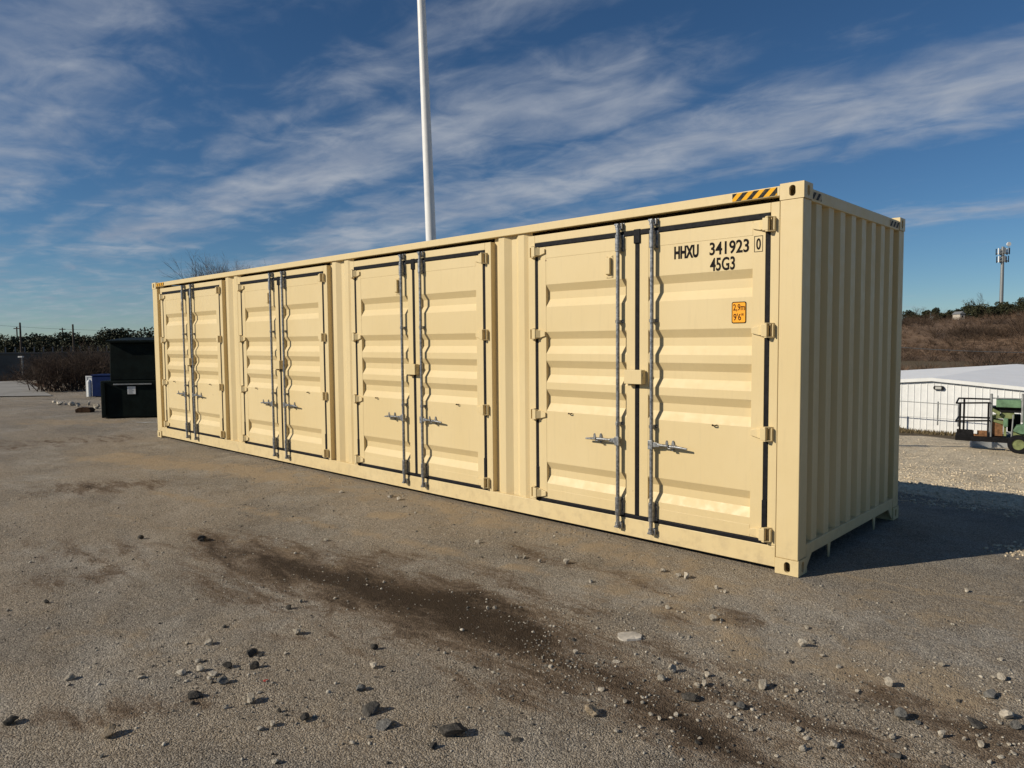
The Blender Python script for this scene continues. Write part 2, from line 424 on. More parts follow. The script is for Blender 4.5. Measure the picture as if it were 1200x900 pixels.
def fieldv(pts, gain=1.0): return gain*np.exp(-dist_poly(streak(pts), GX, GY)**2)
stain = np.maximum.reduce([
    fieldv([(250, 630, .35), (330, 660, .60), (440, 690, .75), (560, 718, .72), (640, 762, .55)], .85),
    fieldv([(310, 655, .20), (440, 692, .36), (540, 710, .42), (610, 745, .30)], 1.6),
    fieldv([(600, 735, .34), (680, 775, .38), (760, 815, .36), (830, 858, .30), (880, 890, .25)], .78),
    fieldv([(560, 730, .14), (680, 778, .14), (760, 818, .14), (830, 862, .13)], 1.2),
    fieldv([(640, 745, .5), (760, 800, .6), (900, 830, .6), (1100, 850, .5)], .50),
    fieldv([(80, 572, .5), (150, 569, .5)], .62), fieldv([(20, 520, 1.0), (130, 514, .9)], .38), fieldv([(30, 685, .35), (130, 668, .3)], .45), fieldv([(230, 665, .7), (60, 640, .6)], .28),
    fieldv([(40, 845, .16), (220, 822, .14)], .55), fieldv([(330, 862, .1), (420, 840, .1)], .3),
    fieldv([(600, 640, .22), (700, 668, .2), (780, 690, .18)], .42), fieldv([(790, 715, .2), (860, 722, .22)], .5),
])
dust = np.maximum.reduce([
    fieldv([(125, 535, .5), (200, 545, .45), (260, 548, .4), (330, 560, .35)], 1.0),
    fieldv([(60, 494, .9), (120, 494, .8)], .8),
    fieldv([(300, 548, .6), (500, 590, .5), (680, 630, .4), (860, 690, .4)], .62),
    fieldv([(440, 603, .12), (470, 604, .12)], 1.0),
    fieldv([(760, 690, .4), (900, 760, .5), (1080, 800, .5)], .62),
    fieldv([(1000, 700, .5), (1200, 730, .6)], .40),
    fieldv([(180, 575, .14), (420, 622, .11), (640, 672, .10), (860, 735, .10), (1190, 850, .09)], .62),      # wheel tracks
    fieldv([(120, 600, .14), (330, 645, .11), (520, 700, .10)], .50),
    fieldv([(960, 668, .05), (1200, 712, .05)], .75), fieldv([(1010, 690, .03), (1180, 700, .03)], .8),
    fieldv([(60, 730, .35), (300, 760, .3)], .30), fieldv([(330, 850, .3), (560, 830, .25)], .28),
])
pale = smooth(3.6, 5.2, GY+(vnoise(GX*.7, GY*.7, 12)-.5)*1.6)*smooth(-13, -8, GX+np.maximum(GY-6, 0)*.45)
pale = np.maximum(pale, .95*np.exp(-(((GX-1.25)/.28)**2+((GY-1.95)/.22)**2)))
pale = np.maximum(pale, .35*smooth(.2, 2.5, GX)*smooth(-2.2, -.4, GY))
# pale dry drive on the left
drv = smooth(-27.5, -29, GX)*smooth(-55, -40, GX)*smooth(4.3, 3.2, GY+(GX+28)*.16)
grass = np.maximum(smooth(26, 33, GY+(GX+8)*.1), np.maximum(smooth(-27, -28.5, GX)*(1-drv), smooth(120, 200, np.abs(GX))))
grass = grass*1.0
dust = np.maximum(dust, drv*.25)
for nme, arr in (('stain', stain), ('dust', dust), ('pale', pale), ('grass', grass)):
    a = ground.data.attributes.new(nme, 'FLOAT', 'POINT'); a.data.foreach_set('value', arr.astype(np.float32).ravel())
def gzf(x, y): return float(gz(x, y))

# ------------------------------------------------------------------ shipping container
L, Wd, H = 12.192, 2.438, 2.896
box_root = empty('shipping_container', (0, 0, 0))
tag(box_root, 'long cream steel shipping container with four pairs of side doors standing on the lot', 'container')
CR = box_root
# corner castings with oval holes
def casting(name, sx, sy, top):
    """local box 0.178 x 0.162 x 0.118; holes on the outer x and y faces; open apertures lead into a dark hollow"""
    bm = bmesh.new()
    dx, dy, dz = .178, .162, .118
    def face(o3, ua, va, hu, hv, hole):
        # rectangle from o3 along ua (len hu) and va (len hv)
        def P(a, b): return Vector(o3)+Vector(ua)*a+Vector(va)*b
        rect = [bm.verts.new(P(*c)) for c in ((0, 0), (hu, 0), (hu, hv), (0, hv))]
        if not hole:
            bm.faces.new(rect); return
        cu, cv = hu*.52, hv*.5; ring = []
        n = 20
        for i in range(n):
            t = 2*math.pi*i/n; r = .024; e = .016
            ring.append(bm.verts.new(P(cu+math.cos(t)*r, cv+math.sin(t)*r+(e if math.sin(t) > 0 else -e))))
        ed = [bm.edges.new((rect[i], rect[(i+1) % 4])) for i in range(4)]+[bm.edges.new((ring[i], ring[(i+1) % n])) for i in range(n)]
        bmesh.ops.triangle_fill(bm, use_beauty=True, edges=ed)
        nrm = Vector(ua).cross(Vector(va)).normalized()
        ctr = Vector((dx/2, dy/2, dz/2)); inw = nrm if (ctr-P(hu/2, hv/2)).dot(nrm) > 0 else -nrm
        back = [bm.verts.new(v.co+inw*.028) for v in ring]
        for i in range(n): bm.faces.new((ring[i], ring[(i+1) % n], back[(i+1) % n], back[i]))
    face((0, 0, 0), (1, 0, 0), (0, 0, 1), dx, dz, True)         # -y face
    face((0, dy, 0), (1, 0, 0), (0, 0, 1), dx, dz, False)
    face((dx, 0, 0), (0, 1, 0), (0, 0, 1), dy, dz, True)        # +x face
    face((0, 0, 0), (0, 1, 0), (0, 0, 1), dy, dz, False)
    face((0, 0, 0), (1, 0, 0), (0, 1, 0), dx, dy, False)
    face((0, 0, dz), (1, 0, 0), (0, 1, 0), dx, dy, False)
    bmesh.ops.remove_doubles(bm, verts=bm.verts, dist=1e-5)
    bmesh.ops.recalc_face_normals(bm, faces=bm.faces)
    me = bpy.data.meshes.new(name); bm.to_mesh(me); bm.free(); me.materials.append(PAINT)
    return me
cast_me = casting('corner_casting', 1, 1, True)
def mirrored(me, mx, my, name):
    m2 = me.copy(); m2.name = name
    m2.transform(Matrix.Diagonal((-1 if mx else 1, -1 if my else 1, 1, 1)))
    if mx != my: m2.flip_normals()
    return m2
for rx in (True, False):
    for fy in (True, False):
        me = mirrored(cast_me, not rx, not fy, 'corner_casting')
        for zb in (0.0, H-.118):
            o = bpy.data.objects.new('corner_casting', me); COL.objects.link(o); o.parent = CR
            o.location = (-.178 if rx else -L+.178, 0 if fy else Wd, zb)
# corner posts
ZC0, ZC1 = .119, H-.119
for x0, x1 in ((-.176, -.006), (-L+.006, -L+.215)):
    for y0, y1 in ((.005, .158), (Wd-.158, Wd-.005)):
        MB().box((x0, y0, ZC0), (x1, y1, ZC1)).build('corner_post', PAINT, CR, .006)
# long rails (front and back)
for yy, sg in ((0.004, 1), (Wd-.004, -1)):
    y2 = yy+sg*.07
    MB().box((-L+.179, yy, 2.812), (-.179, y2, 2.884)).build('top_rail', PAINT, CR, .005)
    MB().box((-L+.216 if sg == 1 else -L+.179, yy+sg*.001, .040), (-.179, yy+sg*.05, .199)).build('bottom_rail', PAINT, CR, .005)
    if sg == -1: MB().box((-L+.18, yy+sg*.092, 2.70), (-.18, yy+sg*.104, 2.811)).build('rail_web', PAINT, CR)
# stub of the bottom rail at the far corner
MB().box((-L+.179, .045, .07), (-L+.2155, .08, .30)).build('bottom_rail_stub', PAINT, CR)
# end rails, sills and corrugated ends
def corr(n0, n1, pat, depth, outer, inner_first=True):
    """list of (position, offset) for a trapezoid corrugation between n0 and n1. pat=(outer, slope, inner, slope)"""
    a, s1, c, s2 = pat; p = n0; out = []
    state = 0
    seq = [(a, outer), (c, outer+depth)] if not inner_first else [(c, outer+depth), (a, outer)]
    i = 0
    while p < n1:
        w, off = seq[i % 2]
        out.append((p, off)); out.append((min(p+w, n1), off)); p += w+s1; i += 1
    return out
for xe, sg in ((-.008, -1), (-L+.008, 1)):
    MB().box((xe, .164, 2.772), (xe+sg*.06, Wd-.164, 2.862)).build('end_top_rail', PAINT, CR, .005)
    MB().box((xe, .164, .125), (xe+sg*.06, Wd-.164, .215)).build('end_sill', PAINT, CR, .004)
    prof = corr(.158, Wd-.158, (.104, .022, .104, .022), .044, 0.012)
    MB().strip(prof, lambda p, t: (xe+sg*p[1], p[0], t), .214, 2.773).build('end_wall', PAINT, CR)
    for y0, d in ((.163, 1), (Wd-.163, -1)):
        MB().prism([(y0, .124), (y0+d*.12, .124), (y0, .01)], 0, xe-.004*-sg, xe+sg*.02).build('corner_gusset', PAINT, CR)
    for yc in (.64, 1.745):
        MB().prism([(yc-.028, .124), (yc+.028, .124), (yc+.004, .012), (yc-.006, .012)], 0, xe-.002*-sg, xe+sg*.012).build('sill_spike', PAINT, CR)
# back wall, roof, floor
prof = corr(-L+.21, -.17, (.072, .068, .070, .068), .036, .03, False)
MB().strip([(p, Wd-o) for p, o in prof], lambda p, t: (p[0], p[1], t), .19, 2.82).build('back_wall', PAINT, CR)
rp = corr(-L+.05, -.05, (.13, .03, .05, .03), .02, 0, False)
MB().strip([(p, 2.876-o) for p, o in rp], lambda p, t: (p[0], t, p[1]), .06, Wd-.06).build('roof', PAINT, CR)
MB().box((-L+.07, .07, .17), (-.07, Wd-.07, .20)).build('floor', DARKIN, CR)
for i in range(26):
    x = -L+.5+i*(L-1)/25
    MB().box((x-.025, .062, .06), (x+.025, Wd-.062, .168)).build('cross_member', DARKIN, CR)

# door sets
CENT = [-1.417, -4.449, -7.498, -10.563]
HALF = 1.172; ZG0, ZG1 = .200, 2.700
YF = .004                                            # front plane of frames and doors
edges = []
for i, c in enumerate(CENT):
    xr = c+1.258 if i else -.1775; xl = c-1.258
    edges.append((xl, xr))
    MB().box((xl, YF, .2005), (c-HALF, .090, 2.772)).build('door_jamb', PAINT, CR, .004)
    MB().box((c+HALF, YF, .2005), (xr, .090, 2.772)).build('door_jamb', PAINT, CR, .004)
    MB().box((c-HALF+.0005, YF, ZG1+.0), (c+HALF-.0005, .034, 2.772)).build('door_header', PAINT, CR, .004)
    # black rubber seal: four lips and the overlap strip in the middle
    g = 'door_seal'
    MB().box((c-HALF+.001, -.004, ZG1-.044), (c+HALF-.001, .05, ZG1-.001)).build(g, RUBBER, CR, .006)
    MB().box((c-HALF+.001, -.002, ZG0+.001), (c+HALF-.001, .05, ZG0+.036)).build(g, RUBBER, CR, .006)
    for s in (-1, 1):
        x0, x1 = c+s*(HALF-.001), c+s*(HALF-.037)
        MB().box((x0, .008, ZG0+.038), (x1, .05, ZG1-.046)).build(g, RUBBER, CR, .004)
        MB().box((x0+s*-.002, -.003, ZG0+.04), (x1-s*.006, .02, ZG0+.34)).build(g, RUBBER, CR, .004)
    MB().box((c-.021, .002, ZG0+.037), (c+.021, .05, ZG1-.045)).build(g, RUBBER, CR, .005)
    MB().box((c-.033, -.009, ZG1-.115), (c+.033, .012, ZG1+.006)).build(g, RUBBER, CR, .006)
# recessed corrugated panels between the door frames
spans = [(edges[k+1][1], edges[k][0]) for k in range(3)]+[(-L+.212, edges[3][0])]
for xa, xb in spans:
    if xb-xa > .4:
        w = xb-xa; k = w/.53
        pr = [(0, .066), (.052, .066), (.092, .028), (.172, .028), (.246, .066), (.312, .066), (.372, .028), (.450, .028), (.525, .062)]
        pr = [(xa+p*k, y) for p, y in pr]+[(xb+.004, .066)]
    else: pr = [(xa-.004, .066), (xb+.004, .066)]
    MB().strip(pr, lambda p, t: (p[0], p[1], t), .185, 2.812).build('wall_panel', PAINT, CR)

# door leaf profile: outer flats with five horizontal grooves
GRO = [2.297, 1.848, 1.573, 1.299, .594]
def leaf_profile():
    pr = [(2.545, .006)]
    for z in GRO:
        h = (.213, .209, .208, .210, .208)[GRO.index(z)]
        pr += [(z, .006), (z-.068, .042), (z-.068-(h-.142), .042), (z-h, .006)]
    pr += [(.330, .006)]
    return pr
def slot(s):
    """x range of a leaf: s=-1 left, +1 right (local to the set centre)"""
    a, b = .0225, HALF-.0385
    return (s*a, s*b)
def make_door(s):
    xi, xo = slot(s); st = .100
    m_ = MB()
    z0, z1 = ZG0+.038, ZG1-.046
    m_.box((xo, YF, z0), (xo-s*st, .052, z1)).box((xi, YF, z0), (xi+s*.088, .052, z1))
    a, b = xi+s*.0881, xo-s*(st+.0001)
    m_.box((a, YF, 2.5452), (b, .052, z1)).box((a, YF, z0), (b, .052, .3298))
    m_.strip(leaf_profile(), lambda p, t: (t, p[1], p[0]), a, b)
    d = m_.build('door', PAINT, CR, .0025)
    # hinges
    for zc in (2.612, 1.828, 1.050, .283):
        h = MB(); xk = s*(HALF-.018)
        strap = [(xk-s*.018, zc-.046), (xk-s*.018, zc+.046), (xk-s*.118, zc+.020), (xk-s*.118, zc-.020)]
        h.prism(strap, 1, -.014, YF-.001)
        h.box((xk-s*.024, -.050, zc-.046), (xk+s*.020, -.008, zc+.046))
        h.prism([(xk-s*.020, -.048), (xk-s*.020, -.010), (xk-s*.062, -.013)], 2, zc-.036, zc+.036)
        h.tube((xk+s*.004, -.034, zc-.052), (xk+s*.004, -.034, zc+.052), .013, n=10)
        for dz in (-.056, .047):                       # lugs welded to the jamb
            h.prism([(xk+s*.060, YF-.001), (xk+s*.024, YF-.001), (xk-s*.004, -.046), (xk+s*.018, -.052)], 2, zc+dz, zc+dz+.009)
        h.box((xk+s*.052, -.030, zc-.047), (xk+s*.061, YF-.001, zc+.047))
        h.build('hinge', PAINT, d, .003)
    # locking rod
    xr = s*.172; yr = -.040
    MB().tube((xr, yr, .135), (xr, yr, 2.752), .0165, n=14).build('locking_rod', GALV, d, smooth=True)
    for zb, hh in ((2.600, .072), (.300, .080)):       # bearing brackets with bolts
        m_ = MB().box((xr-.040, YF-.012, zb-hh), (xr+.040, YF-.001, zb+hh))
        m_.tube((xr, yr, zb-hh), (xr, yr, zb+hh), .024, n=14)
        m_.box((xr-.023, yr, zb-hh+.001), (xr+.023, YF-.011, zb+hh-.001))
        for bx in (-.031, .031):
            for bz in (-.045, .045): m_.tube((xr+bx, YF-.012, zb+bz), (xr+bx, YF-.024, zb+bz), .007, n=6)
        m_.build('rod_bracket', GALV, d, .002)
    for zb in (1.925, 1.032):
        m_ = MB().box((xr-.036, YF-.008, zb-.014), (xr+.036, YF-.001, zb+.014)).tube((xr, yr, zb-.014), (xr, yr, zb+.014), .0215, n=12)
        m_.box((xr-.020, yr, zb-.0135), (xr+.020, YF-.007, zb+.0135))
        for bx in (-.028, .028): m_.tube((xr+bx, YF-.008, zb), (xr+bx, YF-.018, zb), .006, n=6)
        m_.build('rod_clamp', GALV, d, .0015)
    for zb, sg in ((2.745, 1), (.128, -1)):            # cam and keeper at the rod ends
        m_ = MB().tube((xr, yr, zb-.012), (xr, yr, zb+.012), .021, n=12)
        m_.prism([(xr-.030, yr-.014), (xr+.012, yr-.018), (xr+.026, yr+.012), (xr-.016, yr+.016)], 2, zb+sg*.013-.008, zb+sg*.013+.008)
        for bx in (-.034, .022): m_.box((xr+bx, YF-.036, zb-.024), (xr+bx+.012, YF-.001, zb+.024))
        m_.box((xr-.042, YF-.006, zb-.028), (xr+.042, YF-.0015, zb+.028))
        m_.build('cam_keeper', GALV, d, .0015)
    # handle with hub and catch
    zh = .880; tip = s*.345
    m_ = MB().box((xr-.022, yr-.022, zh-.040), (xr+.022, yr+.014, zh+.036))
    m_.prism([(xr+s*.010, zh+.026), (xr+s*.010, zh-.020), (xr+s*.085, zh-.012), (xr+s*.085, zh+.016)], 1, yr-.016, yr-.006)
    m_.tube((xr+s*.070, yr-.012, zh+.004), (xr+s*.230, yr-.014, zh+.002), .011, .013, n=10)
    m_.tube((xr+s*.230, yr-.014, zh+.002), (xr+tip, yr-.010, zh-.006), .013, .008, n=10)
    m_.build('handle', GALV, d, .001)
    xc = xr+s*.200
    m_ = MB()
    m_.prism([(xc-.014+.016*math.cos(t), zh+.047*math.sin(t)) for t in np.linspace(0, 2*math.pi, 14, endpoint=False)], 1, YF-.007, YF-.001)
    m_.box((xc-.026, yr-.030, zh-.018), (xc+.002, YF-.006, zh-.011)).box((xc-.026, yr-.030, zh-.018), (xc-.020, yr-.022, zh+.030))
    m_.prism([(xc-.030+.013*math.cos(t), zh+.026+.028*math.sin(t)) for t in np.linspace(0, 2*math.pi, 12, endpoint=False)], 1, yr-.034, yr-.028)
    m_.tube((xc-.012, YF-.007, zh-.035), (xc-.012, YF-.016, zh-.035), .008, n=8)
    m_.build('handle_catch', GALV, d, .001)
    xs_ = -.735 if s == -1 else .735
    MB().path([(xs_-.02, -.001, 1.085), (xs_-.012, -.020, 1.080), (xs_+.012, -.020, 1.080), (xs_+.02, -.001, 1.085)], .005, 6).build('tie_ring', DRUST, d)
    if s == -1:                                        # small ventilator
        x0, x1 = -.325, -.255
        m_ = MB().prism([(-.006, 2.335), (-.030, 2.345), (-.030, 2.482), (-.006, 2.490)], 0, x0+.012, x1-.014)
        m_.box((x0, -.0004, 2.312), (x1, .0055, 2.508))
        for bx in (.010, -.010+x1-x0):
            for bz in (2.322, 2.498): m_.tube((x0+bx, 0, bz), (x0+bx, -.006, bz), .004, n=6)
        m_.build('vent', PAINT, d, .002)
    else:                                              # lock box over the seam
        m_ = MB()
        x0, x1, y0, z0, z1 = -.088, .088, -.068, 1.388, 1.508
        m_.box((x0, y0, z0), (x1, y0+.006, z1)).box((x0, y0+.0061, z1-.006), (x1, YF-.014, z1)).box((x1-.006, y0+.0061, z0), (x1, YF-.001, z1-.0061))
        m_.box((x0, y0+.0061, z0+.02), (x0+.006, YF-.014, z1-.0061)).box((x0+.02, y0+.03, z0-.022), (x0+.055, YF-.012, z0+.03))
        m_.build('lock_box', PAINT, d, .003)
        MB().tube((x1-.001, -.030, 1.460), (x1+.004, -.030, 1.460), .020, n=14).build('lock_hole_ring', PAINT, d)
    return d
DL, DR = make_door(-1), make_door(1)
doors = []
for i, c in enumerate(CENT):
    a = DL if i == 0 else copy_tree(DL, CR)
    b = DR if i == 0 else copy_tree(DR, CR)
    a.location = (c, 0, 0); b.location = (c, 0, 0); doors.append((a, b))
# lettering on the right leaf of the first set
def lettering(txt, x0, x1, z0, z1, y, parent, M=BLACKP, bold=.030, name='lettering', cx=0.0):
    cu = bpy.data.curves.new('t', 'FONT'); cu.body = txt; cu.extrude = .002; cu.offset = bold; cu.resolution_u = 4
    to = bpy.data.objects.new('t', cu); COL.objects.link(to)
    bpy.context.view_layer.update()
    me = bpy.data.meshes.new_from_object(to.evaluated_get(bpy.context.evaluated_depsgraph_get()))
    bpy.data.objects.remove(to); bpy.data.curves.remove(cu)
    co = np.empty(len(me.vertices)*3, np.float32); me.vertices.foreach_get('co', co); co = co.reshape(-1, 3)
    mn, mx = co.min(0), co.max(0)
    out = np.empty_like(co)
    out[:, 0] = x0+(co[:, 0]-mn[0])/(mx[0]-mn[0])*(x1-x0)-cx
    out[:, 2] = z0+(co[:, 1]-mn[1])/(mx[1]-mn[1])*(z1-z0)
    out[:, 1] = y-(co[:, 2]-mn[2])*.3
    me.vertices.foreach_set('co', out.ravel()); me.materials.clear(); me.materials.append(M)
    for p in me.polygons: p.use_smooth = False; p.material_index = 0
    me.name = name
    o = bpy.data.objects.new(name, me); COL.objects.link(o); o.parent = parent
    return o
c0 = CENT[0]; dR = doors[0][1]
lettering('HHXU', -1.060, -.838, 2.420, 2.524, .005, dR, cx=c0, bold=.044)
lettering('341923', -.742, -.414, 2.424, 2.526, .005, dR, cx=c0, bold=.020)
lettering('0', -.356, -.320, 2.434, 2.520, .003, dR, cx=c0, bold=.02)
lettering('45G3', -.737, -.527, 2.300, 2.404, .005, dR, cx=c0, bold=.022)
m_ = MB(); bx0, bx1, bz0, bz1, e = -.372-c0, -.304-c0, 2.418, 2.538, .004
for a, b in (((bx0, bz0), (bx1, bz0+e)), ((bx0, bz1-e), (bx1, bz1)), ((bx0, bz0+e), (bx0+e, bz1-e)), ((bx1-e, bz0+e), (bx1, bz1-e))):
    m_.box((a[0], .0025, a[1]), (b[0], .0035, b[1]))
m_.build('check_digit_box', BLACKP, dR)
def rrect(x0, x1, z0, z1, r, n=5):
    out = []
    for cx, cz, a0 in ((x1-r, z1-r, 0), (x0+r, z1-r, 90), (x0+r, z0+r, 180), (x1-r, z0+r, 270)):
        for i in range(n+1):
            t = math.radians(a0+90*i/n); out.append((cx+r*math.cos(t), cz+r*math.sin(t)))
    return out
MB().prism(rrect(-.549-c0, -.430-c0, 1.886, 2.052, .014), 1, .0035, .0055).build('height_decal_border', BLACKP, dR)
MB().prism(rrect(-.542-c0, -.437-c0, 1.893, 2.045, .010), 1, .0020, .0034).build('height_decal', ORANGE, dR)
lettering('2,9m', -.536, -.440, 1.977, 2.034, .0019, dR, M=MAROON, cx=c0, bold=.008)
lettering('9\'6"', -.533, -.452, 1.908, 1.962, .0019, dR, M=MAROON, cx=c0, bold=.008)
# hazard tape at the top corners
MB().box((-.552, .0015, 2.8185), (-.200, .0036, 2.876)).build('hazard_tape', HAZX, CR)
MB().box((-L+.200, .0015, 2.8185), (-L+.56, .0036, 2.876)).build('hazard_tape', HAZX, CR)
MB().box((-.0075, .170, 2.790), (-.0055, .345, 2.842)).build('hazard_tape', HAZY, CR)
MB().box((-.0075, 2.00, 2.790), (-.0055, 2.265, 2.842)).build('hazard_tape', HAZY, CR)

# ------------------------------------------------------------------ white pole behind the container
pb = at_depth(511, 300, 18.0); px_, py_ = pb[0], pb[1]
pz = gzf(px_, py_)
pole = empty('flag_pole', (px_, py_, pz))
tag(pole, 'tall white tapered metal pole rising behind the container', 'pole')
lean = Vector((-RT[0], -RT[1], 0))*.026
pt = Vector((0, 0, 13.5))+lean*13.5
MB().tube((0, 0, .03), pt, .150, .085, n=28).build('shaft', WPOLE, pole, smooth=True)
MB().tube((0, 0, -.05), (0, 0, .05), .28, n=24).tube((0, 0, .05), lean*.16+Vector((0, 0, .16)), .19, .16, n=24).build('base_flange', WPOLE, pole, .01)
m_ = MB().tube(pt, pt+Vector((0, 0, .12)), .05, n=12)
for k in range(6):
    a0, a1 = -math.pi/2+math.pi*k/6, -math.pi/2+math.pi*(k+1)/6
    m_.tube(pt+Vector((0, 0, .22+.12*math.sin(a0))), pt+Vector((0, 0, .22+.12*math.sin(a1))), max(.004, .12*math.cos(a0)), max(.004, .12*math.cos(a1)), n=16, caps=False)
m_.build('finial_ball', WPOLE, pole, smooth=True)

# ------------------------------------------------------------------ dark dumpster on the left
p0 = ground_at(119, 490.5); p1 = ground_at(182, 489)
ang = math.atan2(p1[1]-p0[1], p1[0]-p0[0])
dmp = empty('dumpster', (p0[0], p0[1], gzf(p0[0], p0[1])), ang)
tag(dmp, 'black green steel dumpster standing past the far end of the container', 'dumpster')
wd, dp = 1.95, 1.35
MB().prism([(0, .02), (dp, .02), (dp, .90), (0, .90)], 0, 0, wd).build('lower_bin', DGREEN, dmp, .02)
MB().prism([(.14, .901), (dp, .901), (dp, 1.86), (.20, 1.80)], 0, .17, wd-.05).build('upper_hopper', DGREEN, dmp, .02)
MB().prism([(.10, 1.80), (dp+.05, 1.865), (dp+.05, 1.93), (.10, 1.86)], 0, .12, wd).build('lid', DGREEN, dmp, .01)
MB().box((.30, -.035, .80), (1.15, -.002, .83)).build('lift_bar', GREYM, dmp, .005)
MB().box((.60, -.008, .58), (.78, -.001, .76)).build('notice_plate', WHITEM, dmp)
m_ = MB()
for r in range(5): m_.box((.62, -.0105, .60+r*.03), (.62+random.uniform(.08, .13), -.0085, .612+r*.03))
m_.build('notice_print', GREYM, dmp)
for xx in (.05, wd-.12): MB().box((xx, -.05, .10), (xx+.07, -.001, .86)).build('side_rib', DGREEN, dmp, .008)

# painted stripe beside it
s0, s1 = ground_at(159, 494.5), ground_at(190, 495.0)
def strip_sheet(name, pts, w, M, lift=.004, kind='structure'):
    V = []; Fc = []
    pts = [np.array(p[:2]) for p in pts]
    sub = []
    for a, b in zip(pts[:-1], pts[1:]):
        n = max(2, int(np.hypot(*(b-a))/.12))
        sub += [a+(b-a)*i/n for i in range(n)]
    sub.append(pts[-1])
    for i, p in enumerate(sub):
        d = sub[min(i+1, len(sub)-1)]-sub[max(i-1, 0)]; d = d/np.hypot(*d); nrm = np.array([-d[1], d[0]])
        for s in (-1, 0, 1):
            q = p+nrm*s*w/2; V.append((q[0], q[1], gzf(*q)+lift))
    for i in range(len(sub)-1):
        for k in (0, 1): Fc.append((3*i+k, 3*i+k+1, 3*i+k+4, 3*i+k+3))
    o = np_mesh(name, V, Fc, M); tag(o, kind=kind); return o
WPAINT = plain('worn_white_road_paint', (.62, .61, .57), .8, var=.25, scale=9)
strip_sheet('road_marking', [s0, s1], .10, WPAINT, .012)

PATHM = plain('pale_drive_concrete', (.27, .26, .24), .9, var=.2, scale=.8, bump=.15, bscale=12)
pp = [ground_at(u, v)[:2] for u, v in ((-60, 465.5), (61, 464.5), (31, 447.5), (-60, 447.5))]
V = []; nu, nv = 24, 16
for j in range(nv+1):
    for i in range(nu+1):
        a, b = i/nu, j/nv
        q = (pp[0]*(1-a)+pp[1]*a)*(1-b)+(pp[3]*(1-a)+pp[2]*a)*b
        V.append((q[0], q[1], gzf(q[0], q[1])+.03))
Fc = [(j*(nu+1)+i, j*(nu+1)+i+1, (j+1)*(nu+1)+i+1, (j+1)*(nu+1)+i) for j in range(nv) for i in range(nu)]
tag(np_mesh('path', V, Fc, PATHM, smooth=True), kind='structure')

# ------------------------------------------------------------------ rocks
def rock_mesh(seed, flat):
    bm = bmesh.new(); bmesh.ops.create_icosphere(bm, subdivisions=3, radius=.5)
    rs = np.random.default_rng(seed)
    planes = [(Vector(rs.normal(size=3)).normalized(), rs.uniform(.24, .40)) for _ in range(11)]
    offs = rs.uniform(-50, 50, 3)
    for v in bm.verts:
        for n, d in planes:
            h = v.co.dot(n)
            if h > d: v.co -= n*(h-d)*.97
        q = v.co*3.1
        v.co *= 1+.22*(float(vnoise(np.array(q.x+offs[0]), np.array(q.y+q.z*1.7+offs[1]), seed))-.5)+.12*(float(vnoise(np.array(q.x*2.7+offs[2]), np.array(q.y*2.7-q.z*3.1), seed+9))-.5)
        v.co.z *= flat
    zs = min(v.co.z for v in bm.verts)
    for v in bm.verts: v.co.z -= zs
    me = bpy.data.meshes.new('rock'); bm.to_mesh(me); bm.free()
    for p in me.polygons: p.use_smooth = False
    return me
KINDS = {'p': (R_PALE, [rock_mesh(10+i, f) for i, f in enumerate((.72, .62, .8, .55, .7, .66))]),
         't': (R_TAN, [rock_mesh(30+i, f) for i, f in enumerate((.6, .72, .5))]),
         'd': (R_DARK, [rock_mesh(50+i, f) for i, f in enumerate((.62, .75, .55, .7, .66))]),
         'g': (R_GREY, [rock_mesh(70+i, f) for i, f in enumerate((.7, .6, .66, .5))]),
         'r': (R_RED, [rock_mesh(90, .4)])}
for M, ms in KINDS.values():
    for me in ms: me.materials.append(M)
def rock(u, v, w, kind, name='stone', label=None, group=None, sq=None, flat=1.0, rot=None):
    p = ground_at(u, v); dep = float((p-CAM)@FW)
    if p[1] > 2.5: return None
    size = w/FPX*dep
    M, ms = KINDS[kind]
    o = bpy.data.objects.new(name, random.choice(ms)); COL.objects.link(o)
    k = random.uniform(.72, 1.0) if sq is None else sq
    o.scale = (size*1.08, size*1.08*k, size*1.08*random.uniform(.85, 1.15)*flat)
    o.rotation_euler = (random.uniform(-.12, .12), random.uniform(-.12, .12), random.uniform(0, 6.28) if rot is None else rot)
    o.location = (p[0], p[1], gzf(p[0], p[1])-size*.05)
    if label and group in SPLIT:
        sv = float(stain_at(p[0], p[1]))
        if sv > .38: label, group = SPLIT[group][0], group+' soaked'
        elif p[1] > -1.15: label, group = SPLIT[group][1], group+' by the container'
    return tag(o, label, 'stone', group)
SPLIT = {'pale stones on the lot': ('small pale limestone lying on the brown soaked ground', 'small pale limestone lying close in front of the container doors'),
         'dark asphalt lumps on the lot': ('small charcoal asphalt lump lying on the brown soaked ground', 'small charcoal asphalt lump lying close in front of the container doors'),
         'grey asphalt lumps on the lot': ('grey weathered asphalt lump lying on the brown soaked ground', 'grey weathered asphalt lump close in front of the container doors')}
def stain_at(x, y): return stain[np.searchsorted(gy, y), np.searchsorted(gx, x)]
Lft = lambda x, y: (x/2, 560+y/2)
Rgt = lambda x, y: (600+x/2, 600+y/2)
DARK_L = [(475, 146, 30), (597, 443, 25), (530, 442, 24), (677, 302, 18), (877, 396, 20), (715, 567, 30), (25, 574, 35), (457, 512, 36), (450, 529, 18), (610, 414, 14), (1015, 628, 26), (880, 462, 9), (655, 550, 12), (330, 140, 14), (110, 290, 12)]
